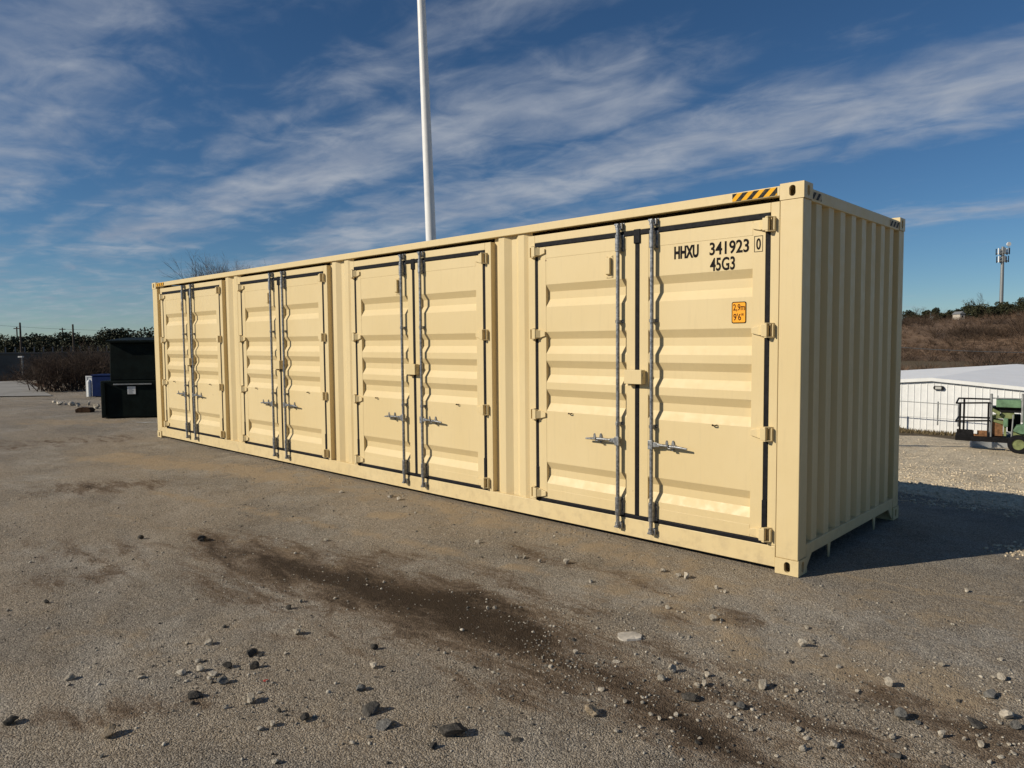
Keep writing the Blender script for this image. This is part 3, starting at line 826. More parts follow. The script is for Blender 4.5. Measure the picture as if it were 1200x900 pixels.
PALE_L = [(165, 470, 24), (332, 468, 19), (425, 458, 26), (463, 432, 15), (470, 450, 21), (500, 460, 22), (695, 362, 22), (490, 390, 25), (438, 388, 12), (875, 440, 20), (640, 582, 17), (610, 594, 18), (645, 674, 20), (825, 622, 15), (785, 280, 8), (900, 243, 9), (1143, 301, 11), (1160, 301, 11), (670, 408, 12), (705, 288, 12), (530, 540, 15), (575, 520, 12), (455, 284, 8), (765, 145, 12), (1120, 151, 14), (800, 34, 12), (915, 45, 15), (935, 51, 15), (1150, 560, 10), (1060, 470, 8), (1155, 455, 10), (860, 250, 7), (590, 525, 28), (160, 484, 12), (490, 470, 16)]
GREY_L = [(523, 480, 32), (845, 494, 30), (240, 655, 14), (610, 505, 14), (1180, 600, 26)]
PALE_R = [(355, 137, 18), (390, 149, 15), (408, 152, 18), (365, 220, 14), (185, 161, 14), (480, 176, 11), (500, 184, 11), (472, 252, 22), (490, 255, 10), (680, 308, 22), (690, 268, 12), (640, 321, 11), (730, 329, 14), (765, 357, 14), (1008, 355, 16), (810, 411, 14), (668, 412, 18), (505, 439, 16), (457, 375, 16), (452, 398, 18), (375, 368, 26), (350, 387, 20), (265, 441, 18), (208, 411, 18), (385, 469, 14), (435, 399, 14), (150, 328, 14), (90, 358, 12), (510, 472, 16), (528, 478, 14), (672, 501, 20), (690, 522, 16), (683, 548, 22), (893, 520, 22), (820, 572, 14), (792, 590, 12), (1008, 520, 20), (1147, 387, 22), (1128, 384, 10), (1100, 546, 20), (1142, 492, 14), (1195, 212, 10), (1065, 186, 12), (1145, 345, 10), (1055, 567, 12), (1175, 567, 14), (1145, 574, 16), (800, 433, 10), (775, 488, 10), (745, 284, 8), (1035, 263, 8), (128, 119, 16), (65, 116, 12), (30, 106, 12), (10, 106, 10), (245, 510, 14), (305, 430, 12), (325, 470, 14), (345, 480, 12), (440, 520, 12), (560, 500, 12), (600, 520, 10), (620, 560, 12), (700, 470, 9), (735, 480, 9), (850, 500, 12), (940, 520, 12), (970, 500, 10), (990, 470, 10), (1060, 530, 12), (180, 440, 12), (120, 420, 10), (300, 500, 10), (580, 580, 12), (1090, 520, 10), (1025, 560, 10), (1165, 545, 12), (985, 560, 12), (1120, 585, 14)]
for x, y, w in DARK_L: rock(*Lft(x, y), w/2, 'd', 'asphalt_lump', 'small charcoal lump of broken asphalt on clean grey asphalt', 'dark asphalt lumps on the lot')
for x, y, w in PALE_L: rock(*Lft(x, y), w/2, 'p', 'stone', 'small pale limestone lying loose on clean grey asphalt', 'pale stones on the lot')
for x, y, w in GREY_L: rock(*Lft(x, y), w/2, 'g', 'asphalt_lump', 'grey weathered lump of asphalt on clean grey asphalt', 'grey asphalt lumps on the lot')
for x, y, w in PALE_R: rock(*Rgt(x, y), w/2, 'p', 'stone', 'small pale limestone lying loose on clean grey asphalt', 'pale stones on the lot')
for x, y, w in [(415, 430, 38), (480, 413, 18), (655, 344, 16), (1047, 437, 18), (145, 296, 18), (435, 531, 16), (1015, 592, 22), (905, 566, 36), (1085, 494, 40), (12, 532, 30)]:
    rock(*Rgt(x, y), w/2, 'd', 'asphalt_lump', 'small charcoal lump of broken asphalt on clean grey asphalt', 'dark asphalt lumps on the lot', flat=.6)
for x, y, w in [(910, 474, 46), (950, 488, 22), (1180, 503, 30), (1120, 428, 38), (535, 452, 32)]:
    rock(*Rgt(x, y), w/2, 'g', 'asphalt_lump', 'grey weathered lump of asphalt on clean grey asphalt', 'grey asphalt lumps on the lot')
rock(*Lft(870, 546), 23, 'd', 'asphalt_lump', 'rounded charcoal asphalt lump touching a larger grey one', None)
rock(*Lft(905, 580), 25, 'g', 'asphalt_lump', 'craggy grey asphalt lump with a smaller charcoal one touching it', None)
rock(*Lft(1063, 598), 33, 'd', 'asphalt_lump', 'largest dark lump of broken asphalt lying alone on the lot', None)
rock(*Lft(590, 410), 17, 'd', 'asphalt_lump', 'angular black asphalt lump beside the cluster of pale stones', None)
rock(*Lft(256, 604), 19, 't', 'stone', 'tan wedge shaped stone lying alone on clean asphalt', None)
rock(*Rgt(185, 470), 19, 't', 'stone', 'tan upright stone at the edge of the dark soak mark', None)
rock(*Rgt(590, 402), 15, 'p', 'stone', 'pale pointed stone standing on the brown soaked ground', None)
rock(*Rgt(755, 538), 15, 'p', 'stone', 'white faceted stone lying alone on the brown soaked ground', None)
rock(*Rgt(883, 402), 13, 'p', 'stone', 'pale oval stone on tan silt near the scattered gravel', None)
rock(*Rgt(1160, 478), 20, 'p', 'stone', 'large pale stone resting against a grey asphalt lump', None)
rock(*Lft(622, 477), 7, 'r', 'plastic_scrap', 'tiny red plastic scrap among the scattered stones', None)['category'] = 'scrap'
rock(*Rgt(242, 343), 12, 'p', 'stone', 'thin flat white stone chip near the concrete slab', None, flat=.25)
# flat concrete slab with a broken outline
p = ground_at(738, 744); dep = float((p-CAM)@FW)
def slab(w, d, h):
    rs = np.random.default_rng(5); n = 18; ring = []
    for i in range(n):
        t = 2*math.pi*i/n; sx = abs(math.cos(t))**.55*math.copysign(1, math.cos(t)); sy = abs(math.sin(t))**.55*math.copysign(1, math.sin(t))
        ring.append((sx*w/2*rs.uniform(.86, 1.05), sy*d/2*rs.uniform(.84, 1.06)))
    V = [(x, y, 0) for x, y in ring]+[(x*.96, y*.95, h*rs.uniform(.7, 1.0)) for x, y in ring]+[(x*.5, y*.5, h*rs.uniform(.9, 1.1)) for x, y in ring]+[(0, 0, h)]
    Fs = [(i, (i+1) % n, n+(i+1) % n, n+i) for i in range(n)]+[(n+i, n+(i+1) % n, 2*n+(i+1) % n, 2*n+i) for i in range(n)]+[(2*n+i, 2*n+(i+1) % n, 3*n) for i in range(n)]
    m_ = MB(); m_.add(V, Fs); return m_
o = slab(.152, .115, .018).build('concrete_piece', CONCW, None)
o.location = (p[0], p[1], gzf(p[0], p[1])-.003); o.rotation_euler = (.02, -.02, -YAW)
tag(o, 'flat whitish broken piece of concrete lying on the lot', 'concrete piece')

# loose pebbles: one uncountable scatter
ICO = bmesh.new(); bmesh.ops.create_icosphere(ICO, subdivisions=1, radius=1)
ICV = np.array([v.co[:] for v in ICO.verts]); ICF = np.array([[v.index for v in f.verts] for f in ICO.faces]); ICO.free()
def pebbles(name, X, Y, size, tone, M):
    n = len(X); V = np.repeat(ICV[None], n, 0)*(1+rng.uniform(-.32, .32, (n, len(ICV), 1)))
    sc = np.stack([size*rng.uniform(.8, 1.25, n), size*rng.uniform(.7, 1.0, n), size*rng.uniform(.45, .8, n)], -1)
    V = V*sc[:, None, :]
    a = rng.uniform(0, 6.28, n); c, s = np.cos(a)[:, None], np.sin(a)[:, None]
    V = np.stack([V[..., 0]*c-V[..., 1]*s, V[..., 0]*s+V[..., 1]*c, V[..., 2]], -1)
    V += np.stack([X, Y, gz(X, Y)+sc[:, 2]*.45], -1)[:, None, :]
    Fs = ICF[None]+(np.arange(n)*len(ICV))[:, None, None]
    tn = np.clip(np.repeat(tone, len(ICV)), 0, 1)
    return np_mesh(name, V.reshape(-1, 3), Fs.reshape(-1, 3), M, tn)
n = 90000
X = rng.uniform(-8, 4.2, n); Y = rng.uniform(-4.2, -.05, n)
# more where the photograph shows scatter
clump = vnoise(X*2.2, Y*2.2, 21)*.6+vnoise(X*7, Y*7, 22)*.4
dA = dist_poly(streak([(650, 760, .5), (800, 800, .55), (1000, 840, .6), (1190, 860, .6)]), X, Y)
dB = dist_poly(streak([(230, 790, .22), (320, 810, .2)]), X, Y)
dens = .20+.95*np.exp(-dA**2)+.6*np.exp(-dB**2)+.22*np.exp(-((Y+.12)/.12)**2)
keep = rng.uniform(0, 1, n) < dens*np.clip((clump-.25)*2.0, .05, 1)*.85
X, Y = X[keep], Y[keep]; n = len(X)
size = np.clip(np.exp(rng.normal(math.log(.0042), .42, n)), .002, .016)
tone = np.where(rng.uniform(0, 1, n) < .42, rng.uniform(.55, 1, n), rng.uniform(0, .45, n))
tag(pebbles('pebbles', X, Y, size, tone, PEB), 'fine loose pebbles scattered over the worn asphalt', 'pebbles', kind='stuff')
# pale gravel behind the container
n = 34000
Y = 3.4+rng.exponential(5.5, n); X = rng.uniform(-5.5, 4.5, n)-(Y-3)*.12
k_ = (Y < 26) & ~((X < .1) & (Y < 2.6)) ; X, Y = X[k_], Y[k_]; n = len(X)
w_ = smooth(3.2, 5.0, Y+rng.normal(0, .35, n)); k_ = rng.uniform(0, 1, n) < .12+.88*w_; X, Y = X[k_], Y[k_]; n = len(X)
size = np.clip(np.exp(rng.normal(math.log(.0095), .42, n)), .004, .035)
X2 = rng.normal(1.25, .16, 260); Y2 = rng.normal(1.95, .12, 260)
X = np.r_[X, X2]; Y = np.r_[Y, Y2]; size = np.r_[size, rng.uniform(.006, .020, 260)]
tag(pebbles('gravel', X, Y, size, np.clip(rng.normal(.50, .17, len(X)), 0, 1), LIMEP), 'pale crushed limestone gravel on the slope behind the container', 'gravel', kind='stuff')

# ------------------------------------------------------------------ vegetation makers
def leaf_cloud(centers, radii, n, size, parent=None, name='crown', M=EVERG, flat=.8):
    c = np.asarray(centers); r = np.asarray(radii); k = rng.choice(len(c), n, p=(r**2)/np.sum(r**2))
    d = rng.normal(size=(n, 3)); d /= np.linalg.norm(d, axis=1)[:, None]
    rad = r[k]*rng.uniform(.35, 1.08, n)**.6
    P = c[k]+d*rad[:, None]*np.array([1, 1, flat])
    a = rng.normal(size=(n, 3)); a /= np.linalg.norm(a, axis=1)[:, None]
    b = np.cross(a, rng.normal(size=(n, 3))); b /= np.linalg.norm(b, axis=1)[:, None]
    s = size*rng.uniform(.55, 1.35, n)[:, None]
    V = np.stack([P-a*s, P+b*s*.55, P+a*s, P-b*s*.55], 1)
    tone = np.clip(rng.normal(.45, .22, len(c))[k]+rng.normal(0, .2, n), 0, 1)
    return np_mesh(name, V.reshape(-1, 3), np.arange(4*n).reshape(n, 4), M, np.repeat(tone, 4), parent)
def evergreen(x, y, zb, h, w, label, group, n=1500, leaf=.16, name='evergreen_tree'):
    t = empty(name, (x, y, zb)); tag(t, label, 'tree', group)
    m_ = MB().tube((0, 0, -.3), (0, 0, h*.55), .045*h*.5, .02*h*.5, n=7)
    cs, rs = [], []
    for i in range(11):
        a = rng.uniform(0, 6.28); q = rng.uniform(0, .36)*w; zz = h*rng.uniform(.32, .82)
        cs.append((math.cos(a)*q, math.sin(a)*q, zz)); rs.append(w*rng.uniform(.15, .27))
        m_.tube((0, 0, h*.28), cs[-1], .012*h*.5, .004*h*.5, n=5)
    m_.build('trunk', BARK, t)
    leaf_cloud(cs, rs, n, leaf, t)
    return t
def twigs(base_pts, n, h, spread, r0, levels=3, tilt=.5):
    """bare branching twigs as three-sided tapering prisms -> V,F"""
    segs = []
    def grow(p, d, ln, r, lv):
        q = p+d*ln; segs.append((p, q, r, r*.55))
        if lv == 0: return
        for _ in range(random.choice((2, 3, 3))):
            e = d+np.array([random.gauss(0, 1), random.gauss(0, 1), random.gauss(.15, .6)])*tilt
            e /= np.linalg.norm(e)
            st = random.uniform(.45, 1.0)
            grow(p+d*ln*st, e, ln*random.uniform(.55, .8), r*.55, lv-1)
    for i in range(n):
        p = np.array(base_pts[i % len(base_pts)], float)+np.array([random.gauss(0, spread*.15), random.gauss(0, spread*.15), 0])
        d = np.array([random.gauss(0, .34)*spread/h*1.6, random.gauss(0, .34)*spread/h*1.6, 1.0]); d /= np.linalg.norm(d)
        grow(p, d, h*random.uniform(.32, .5), r0, levels)
    A = np.array([s[0] for s in segs]); B = np.array([s[1] for s in segs]); ra = np.array([s[2] for s in segs])[:, None]; rb = np.array([s[3] for s in segs])[:, None]
    d = B-A; d /= np.linalg.norm(d, axis=1)[:, None]+1e-9
    a = np.cross(d, rng.normal(size=d.shape)); a /= np.linalg.norm(a, axis=1)[:, None]+1e-9; b = np.cross(d, a)
    V = []
    for P, r in ((A, ra), (B, rb)):
        for t in (0, 2.094, 4.189): V.append(P+(a*math.cos(t)+b*math.sin(t))*r)
    V = np.stack(V, 1); m_ = len(segs)
    F0 = np.array([[0, 1, 4, 3], [1, 2, 5, 4], [2, 0, 3, 5]])
    Fs = F0[None]+(np.arange(m_)*6)[:, None, None]
    return V.reshape(-1, 3), Fs.reshape(-1, 4), np.repeat(rng.uniform(0, 1, m_), 6)
def bare_tree(x, y, zb, h, w, label, group=None, M=TWIG, r0=.12, n=5, levels=5, name='bare_tree', cat='tree'):
    t = empty(name, (x, y, zb)); tag(t, label, cat, group)
    MB().tube((0, 0, -.3), (.05*h*.1, 0, h*.30), r0*1.5, r0*1.1, n=9).build('trunk', BARK, t, smooth=True)
    V, Fs, tn = twigs([(0, 0, h*.26)], n, h*.72, w, r0*.62, levels, .36)
    np_mesh('crown', V, Fs, M, tn, t)
    return t
def bush(x, y, zb, h, w, label, group=None, M=SCRUB, n=16, levels=3, r0=.018):
    V, Fs, tn = twigs([(random.uniform(-w*.3, w*.3), random.uniform(-w*.3, w*.3), -.05) for _ in range(n)], n, h, w, r0, levels, .6)
    o = np_mesh('bush', V, Fs, M, tn); o.location = (x, y, zb); tag(o, label, 'bush', group); return o

# bare trees whose tops show over the roof
for u, dep, hpx, w, lab in ((249, 40, 304, 1.1, 'grey leafless tree with the widest crown behind the container roof'), (268, 41, 302, 1.1, 'grey leafless tree close beside the widest crown behind the container roof'),
                            (300, 42, 306, 1.0, 'thin leafless tree showing faintly above the container roof')):
    q = at_depth(u, hpx, dep); g = gzf(q[0], q[1])
    bare_tree(q[0], q[1], g, (q[2]-g)*.95, w*.9, lab, None, r0=.09, n=15, levels=5)
# bare brown shrubs at the edge of the lot on the left
bl = 'leafless brown shrub at the edge of the lot beyond the drive'
for u, dep, top, w in ((62, 27, 426, 1.2), (72, 28, 416, 2.2), (82, 27.5, 418, 2.0), (92, 29, 415, 2.2), (103, 30, 418, 2.0), (113, 29, 414, 2.0), (118, 33, 408, 2.4), (52, 33, 422, 2.4), (66, 35, 415, 2.6), (88, 36, 413, 2.6), (40, 38, 436, 1.4), (12, 46, 441, 1.6), (20, 48, 440, 1.6), (2, 47, 439, 1.6), (44, 44, 430, 2.0), (56, 42, 424, 2.2), (76, 44, 418, 2.2), (100, 42, 416, 2.2)):
    q = at_depth(u, top, dep); g = gzf(q[0], q[1]); bush(q[0], q[1], g, (q[2]-g)*1.38, w, bl, 'leafless shrubs beyond the drive', n=26, levels=4, r0=.022)
for u, dep, top, w in ((37, 32, 444, 1.0), (45, 31, 444, 1.0), (53, 30, 447, 1.0), (92, 26, 458, .9), (84, 26, 460, .8), (60, 28, 452, .9)):
    q = at_depth(u, top, dep); g = gzf(q[0], q[1]); bush(q[0], q[1], g, (q[2]-g), w, 'low russet brush in front of the leafless shrubs', 'low russet brush', SCRUBR, n=40, levels=3, r0=.012)
# evergreens on the skyline, left
el = 'dark rounded evergreen tree on the skyline beyond the retaining wall'
for u, dep, top, w in ((-14, 118, 394, 7), (4, 112, 393, 7), (22, 108, 389, 8), (34, 116, 391, 7), (48, 110, 394, 6.5), (60, 114, 390, 7), (74, 108, 389, 8), (88, 114, 389, 7), (100, 110, 391, 7), (113, 112, 390, 7.5), (126, 108, 387, 8), (141, 114, 388, 8), (156, 110, 387, 8), (172, 112, 388, 8), (190, 110, 388, 8), (14, 100, 400, 6), (44, 98, 401, 6), (70, 99, 401, 6), (96, 97, 402, 6), (118, 98, 400, 6), (150, 99, 398, 6)):
    q = at_depth(u, top, dep); g = gzf(q[0], q[1]); evergreen(q[0], q[1], g, (q[2]-g)*1.06, w, el, 'evergreens on the left skyline', 3000, .19)

# ------------------------------------------------------------------ left background structures
# retaining wall with posts on top
a_ = at_depth(-45, 412, 66); b_ = a_+np.array([.36, .93, 0])*46
wl = empty('retaining_wall', (a_[0], a_[1], 0), math.atan2(b_[1]-a_[1], b_[0]-a_[0]))
tag(wl, 'long grey concrete retaining wall with short posts along its top', 'wall')
wlen = math.hypot(b_[0]-a_[0], b_[1]-a_[1]); zt = 1.02; zb_ = -4
npan = 6
for i in range(npan):
    MB().box((i*wlen/npan+.02, 0, zb_), ((i+1)*wlen/npan-.02, .35, zt-.18)).build('panel', DCONC, wl, .01)
MB().box((-.02, -.08, zt-.179), (wlen, .42, zt)).build('coping', DCONC, wl, .01)
post_me = None
for i in range(int(wlen/.75)):
    hh = .50
    if post_me is None:
        o = MB().box((-.05, .12, zt+.001), (.05, .22, zt+hh)).build('rail_post', CONC, wl); post_me = o
    else:
        o = post_me.copy(); COL.objects.link(o); o.parent = wl
    o.location = (.3+i*.75, 0, 0)
# street lamp
q = at_depth(27.5, 447, 45); g = gzf(q[0], q[1]); ztop = at_depth(27.5, 419, 45)[2]
sl = empty('street_lamp', (q[0], q[1], g), -YAW); tag(sl, 'thin grey street lamp with a short arm beside the drive', 'street lamp')
MB().tube((0, 0, 0), (0, 0, ztop-g), .06, .045, n=10).build('post', GREYM, sl, smooth=True)
MB().box((-.22, -.08, ztop-g), (.05, .08, ztop-g+.09)).build('lamp_head', WHITEM, sl, .01)
# utility poles and wires
UP_ = []
for u, vt, dep, lab, arm in ((23.3, 378, 90, 'tall wooden utility pole above the skyline trees', False), (85.2, 380, 90, 'wooden utility pole rising straight above the wall', False),
                             (19.5, 383, 128, 'distant utility pole with a short crossarm', True), (73, 384, 135, 'far thin utility pole barely topping the trees', True)):
    q = at_depth(u, vt, dep); g = gzf(q[0], q[1])
    p_ = empty('utility_pole', (q[0], q[1], g), -YAW); tag(p_, lab, 'pole')
    MB().tube((0, 0, -.2), (0, 0, q[2]-g), .15, .10, n=10).build('post', WOODP, p_, smooth=True)
    if arm: MB().box((-.55, -.06, q[2]-g-.38), (.55, .06, q[2]-g-.22)).build('crossarm', WOODP, p_)
    UP_.append((Vector((q[0], q[1], q[2]-.15))))
def wire(p0, p1, sag, r, label, M=BLKMET):
    p0, p1 = Vector(p0), Vector(p1); n = 18; pts = []
    for i in range(n+1):
        t = i/n; pts.append(p0.lerp(p1, t)-Vector((0, 0, sag*4*t*(1-t))))
    o = MB().path([p-p0 for p in pts], r, 5).build('overhead_wire', M, None); o.location = p0
    return tag(o, label, 'wire')
d_ = (UP_[1]-UP_[0])
wire(UP_[0]-d_*1.2, UP_[1]+d_*2.5, .5, .012, 'thin power line strung past the wooden utility poles on the left')
# blue bin, white tank, rubble
q = ground_at(110, 465.5); q = at_depth(110, 465.5, float((q-CAM)@FW)); g = gzf(q[0], q[1])
bb = empty('blue_bin', (q[0], q[1], g), -YAW); tag(bb, 'blue upright steel bin half hidden behind the dumpster', 'bin')
MB().box((-.05, 0, .02), (.62, .6, .70)).build('body', BLUE, bb, .02)
MB().box((-.07, -.02, .701), (.64, .62, .75)).build('lid', BLUE, bb, .01)
tk = empty('white_tank', (q[0]-RT[0]*.22, q[1]-RT[1]*.22, g), -YAW); tag(tk, 'white upright tank frame beside the blue bin', 'tank')
MB().tube((.03, .1, .02), (.03, .1, .52), .075, n=14).tube((.03, .1, .52), (.03, .1, .58), .075, .03, n=14).build('tank', WHITEM, tk, smooth=True)
MB().box((-.16, .22, 0), (-.12, .26, .66)).box((.12, .22, 0), (.15, .26, .66)).box((-.16, .22, .66), (.15, .26, .70)).box((-.119, .235, .02), (.119, .245, .66)).build('frame', WHITEM, tk)
for u, v, w, lab in ((70, 474.5, 9, 0), (84, 475.5, 9, 0), (91, 477, 6, 0), (113, 479, 8, 0), (77, 474, 4, 0), (104, 475, 5, 0), (63, 472, 5, 0), (58, 458, 8, 0)):
    rock(u, v, w, 'p', 'rubble_stone', 'pale rubble stone in the row beside the dumpster', 'pale rubble stones beside the dumpster')
p_ = ground_at(100, 483); g = gzf(p_[0], p_[1])
o = MB().prism([(-.20, 0), (.17, 0), (.20, .07), (.14, .12), (-.12, .13), (-.21, .08)], 1, -.10, .12).build('rusty_beam', DRUST, None, .01); o.location = (p_[0], p_[1], g); o.rotation_euler = (0, 0, -YAW)
tag(o, 'rusty brown block of scrap lying among the pale rubble', 'scrap')

# ------------------------------------------------------------------ white metal building on the right
yb = 39.5; xr_ = -8.5; zr = at_depth(1093, 444.3, 1)
dr = ray(1093, 444.3); zr = (CAM+dr*((yb-CAM[1])/dr[1]))[2]; xr_ = (CAM+dr*((yb-CAM[1])/dr[1]))[0]
hw, slope, ln = 9.0, .083, 25.0
zbse = gzf(xr_, yb)-.25
wb = empty('metal_building', (xr_, yb, zbse)); tag(wb, 'low white ribbed metal building with a shallow gabled roof below the hill', 'building')
def zroof(x): return zr-zbse-abs(x)*slope
m_ = MB(); x = -hw
pr = []
while x < hw:
    pr += [(x, 0), (x+.265, 0), (x+.280, -.028), (x+.310, -.028), (x+.325, 0)]; x += .325
pr = [p for p in pr if p[0] <= hw]
V = [(px, py, -1.2) for px, py in pr]+[(px, py, zroof(px)-.02) for px, py in pr]; nn = len(pr)
m_.add(V, [(i, i+1, nn+i+1, nn+i) for i in range(nn-1)])
m_.build('gable_wall', WHITEM, wb)
for sx in (-1, 1):
    MB().box((sx*hw, .001, -1.2), (sx*(hw-.1), ln, zroof(hw)-.02)).build('side_wall', WHITEM, wb)
MB().prism([(-hw, -1.2), (hw, -1.2), (hw, zroof(hw)-.02), (0, zroof(0)-.02), (-hw, zroof(hw)-.02)], 1, ln-.1, ln).build('rear_wall', WHITEM, wb)
for sx in (-1, 1):
    zz0, zz1 = zroof(0), zroof(hw+.25)
    m_ = MB().prism([(0, zz0), (sx*(hw+.25), zz1), (sx*(hw+.25), zz1+.08), (0, zz0+.08)], 1, -.12, ln+.1)
    m_.build('roof_slope', ROOFM, wb)
    MB().prism([(0, zz0-.10), (sx*(hw+.25), zz1-.10), (sx*(hw+.25), zz1+.085), (0, zz0+.085)], 1, -.20, -.121).build('rake_trim', WHITEM, wb)
dl = ray(1100.5, 454.5); ql = CAM+dl*((yb-CAM[1])/dl[1]); xl_, zl_ = ql[0]-xr_, ql[2]-zbse
wlm = empty('wall_lamp', (xr_+xl_, yb, zbse+zl_)); tag(wlm, 'small dark wall lamp high on the white gable wall', 'lamp')
MB().prism([(-.21, -.10), (.21, -.10), (.26, .0), (.21, .11), (-.21, .11), (-.26, 0)], 1, -.16, -.03).build('housing', BLKMET, wlm, .01)
MB().box((-.15, -.185, -.07), (.15, -.161, .075)).build('lens', GLASS, wlm, .01)
# fence in front of the building
fa = at_depth(1030, 510, 38); 
fy = yb-1.8
def on_y(u, v, y):
    d = ray(u, v); return CAM+d*((y-CAM[1])/d[1])
zfr = on_y(1085, 470.5, fy)[2]
x0f, x1f = on_y(1010, 470, fy)[0], on_y(1124, 473, fy)[0]
fn = empty('chain_fence', (x0f, fy, gzf(x0f, fy))); tag(fn, 'thin grey pipe fence standing before the white building', 'fence')
zz = zfr-gzf(x0f, fy)
MB().tube((0, 0, zz), (x1f-x0f, 0, zz-.10), .022, n=8).build('top_rail', GREYM, fn)
MB().tube((0, 0, .08), (x1f-x0f, 0, .06), .008, n=6).build('bottom_wire', GREYM, fn)
for xp in (on_y(1030, 480, fy)[0]-x0f, on_y(1099, 480, fy)[0]-x0f, x1f-x0f-.03):
    MB().tube((xp, .03, -.3), (xp, .03, zz+.02), .035, n=8).build('post', GREYM, fn, smooth=True)
# dry grass bank at its foot
nb = 4200
xs = rng.uniform(-16, -2, nb); ys = rng.uniform(34.6, 38.9, nb)
hb = rng.uniform(.06, .24, nb); ab = rng.uniform(0, 6.28, nb); wv = .03
Vb = np.stack([np.stack([xs-np.cos(ab)*wv, ys-np.sin(ab)*wv, gz(xs, ys)-.02], -1), np.stack([xs+np.cos(ab)*wv, ys+np.sin(ab)*wv, gz(xs, ys)-.02], -1), np.stack([xs+rng.normal(0, .05, nb), ys+rng.normal(0, .05, nb), gz(xs, ys)+hb], -1)], 1)
GRASSM = make_leafmat('dry_winter_grass', (.065, .05, .026), (.20, .155, .085), .9)
o = np_mesh('dry_grass', Vb.reshape(-1, 3), np.arange(3*nb).reshape(nb, 3), GRASSM, np.repeat(rng.uniform(0, 1, nb), 3))
tag(o, 'dry brown grass along the foot of the white building', 'grass', kind='stuff')

# low white panel wall below the lift
LD = 23.5
q0, q1 = at_depth(1138, 525.5, LD), at_depth(1250, 529, LD)
q0[2] = gzf(q0[0], q0[1])
lw = empty('low_panel_wall', (q0[0], q0[1], q0[2]-.04), math.atan2(q1[1]-q0[1], q1[0]-q0[0])); tag(lw, 'low white ribbed panel wall under the green lift platform', 'wall')
ll = math.hypot(q1[0]-q0[0], q1[1]-q0[1]); x = .06
while x < ll:
    MB().box((x, .02, .05), (x+.165, .05, .52)).build('panel', WHITEM, lw); x += .18
MB().box((0, 0, 0), (ll, .07, .20)).build('skirt', WHITEM, lw, .005)
MB().box((0, -.01, 0), (.055, .08, .56)).build('end_post', WHITEM, lw)

# ------------------------------------------------------------------ green aerial lift
DP = 22.0; SC = DP/FPX
lo = at_depth(1160, 527, DP)
LY_ = np.array([lo[0]-CAM[0], lo[1]-CAM[1], 0.0]); LY_ /= np.linalg.norm(LY_); LX_ = np.array([LY_[1], -LY_[0], 0.0])   # seen square-on
lift = empty('aerial_lift', (lo[0], lo[1], 0), math.atan2(LX_[1], LX_[0])); tag(lift, 'old green aerial work platform with black rails parked before the white building', 'lift')
def lpt(u, v, y):
    d = ray(u, v); return CAM+d*((y+(lo-CAM)@LY_)/(d@LY_))
def LX(u, y=0.0): return float((lpt(u, 490, y)-lo)@LX_)
def LZ(u, v, y=0.0): return float(lpt(u, v, y)[2])
def lbox(u0, v0, u1, v1, y0, y1, name, M, bev=.008):
    um = (u0+u1)/2
    return MB().box((LX(u0), y0, LZ(um, v1)), (LX(u1), y1, LZ(um, v0))).build(name, M, lift, bev)
def ltube(pts, r, name, M, parent=None):
    return MB().path([(LX(u, y), y, LZ(u, v, y)) for u, v, y in pts], r, 8).build(name, M, lift, smooth=False)
lbox(1120, 511.5, 1187, 517.5, -.05, .95, 'deck', BLKMET)
lbox(1121.5, 503, 1140.5, 511.4, -.02, .0, 'toe_board', BLKMET); lbox(1140.6, 504.5, 1159, 511.4, .02, .05, 'toe_board', RUST)
lbox(1141.5, 503.5, 1145.5, 508, -.03, -.021, 'notice', WHITEM, 0)
for vf, vb in ((472, 466.6), (493, 488.6)):
    ltube([(1160, vf, 0), (1120.2, vf+.3, 0), (1123, vb, .85), (1160, vb+1.2, .85)], .026, 'guard_rail', BLKMET)
for u, vt, y in ((1125, 472, 0), (1129.5, 466.8, .85), (1158.2, 472, 0)):
    ltube([(u, vt, y), (u, 511.5, y)], .028, 'rail_post', BLKMET)
for u in (1161.3, 1198):
    ltube([(u, 461.3, .05), (u+.2, 512 if u < 1180 else 495, .05)], .034, 'mast', GREYM)
ltube([(1168.5, 463.5, .3), (1168.5, 478, .3)], .018, 'mast', GREYM)
ltube([(1162, 466.5, .1), (1200, 467.5, .1)], .016, 'cross_rail', GREYM)
lbox(1167, 469, 1196.5, 478, .10, .75, 'tool_box', LGREEN, .015)
lbox(1163, 478.2, 1197, 484.3, .25, .85, 'boom_section', BLKMET)
m_ = MB().prism([(LX(1162.5), LZ(1165, 482)), (LX(1163), LZ(1165, 478.5)), (LX(1172.5), LZ(1170, 483)), (LX(1171), LZ(1170, 487.5))], 1, .0, .24); m_.build('boom_arm', OLIVE, lift, .01)
m_ = MB().prism([(LX(1173), LZ(1173, 486.5)), (LX(1173), LZ(1173, 484.5)), (LX(1189), LZ(1189, 485)), (LX(1189), LZ(1189, 491.5)), (LX(1162), LZ(1162, 491)), (LX(1162), LZ(1162, 488))], 1, .15, .6); m_.build('boom_arm', OLIVE, lift, .01)
lbox(1162, 493.5, 1175.8, 511.4, .12, .7, 'engine_box', RUST, .01)
m_ = MB().prism([(LX(1162), LZ(1162, 494)), (LX(1176), LZ(1176, 498)), (LX(1176), LZ(1176, 494)), (LX(1162), LZ(1162, 491.4))], 1, .08, .6); m_.build('engine_cover', OLIVE, lift, .008)
lbox(1176, 490.5, 1181.5, 500.5, .0, .35, 'hydraulic_tank', LGREEN, .015)
lbox(1176.8, 500.6, 1180, 511.4, .05, .3, 'bracket', OLIVE)
lbox(1181.6, 488, 1197, 508, .45, .9, 'turntable', BLKMET)
ltube([(1187.5, 486, .05), (1186, 512, .05)], .02, 'hydraulic_ram', GREYM)
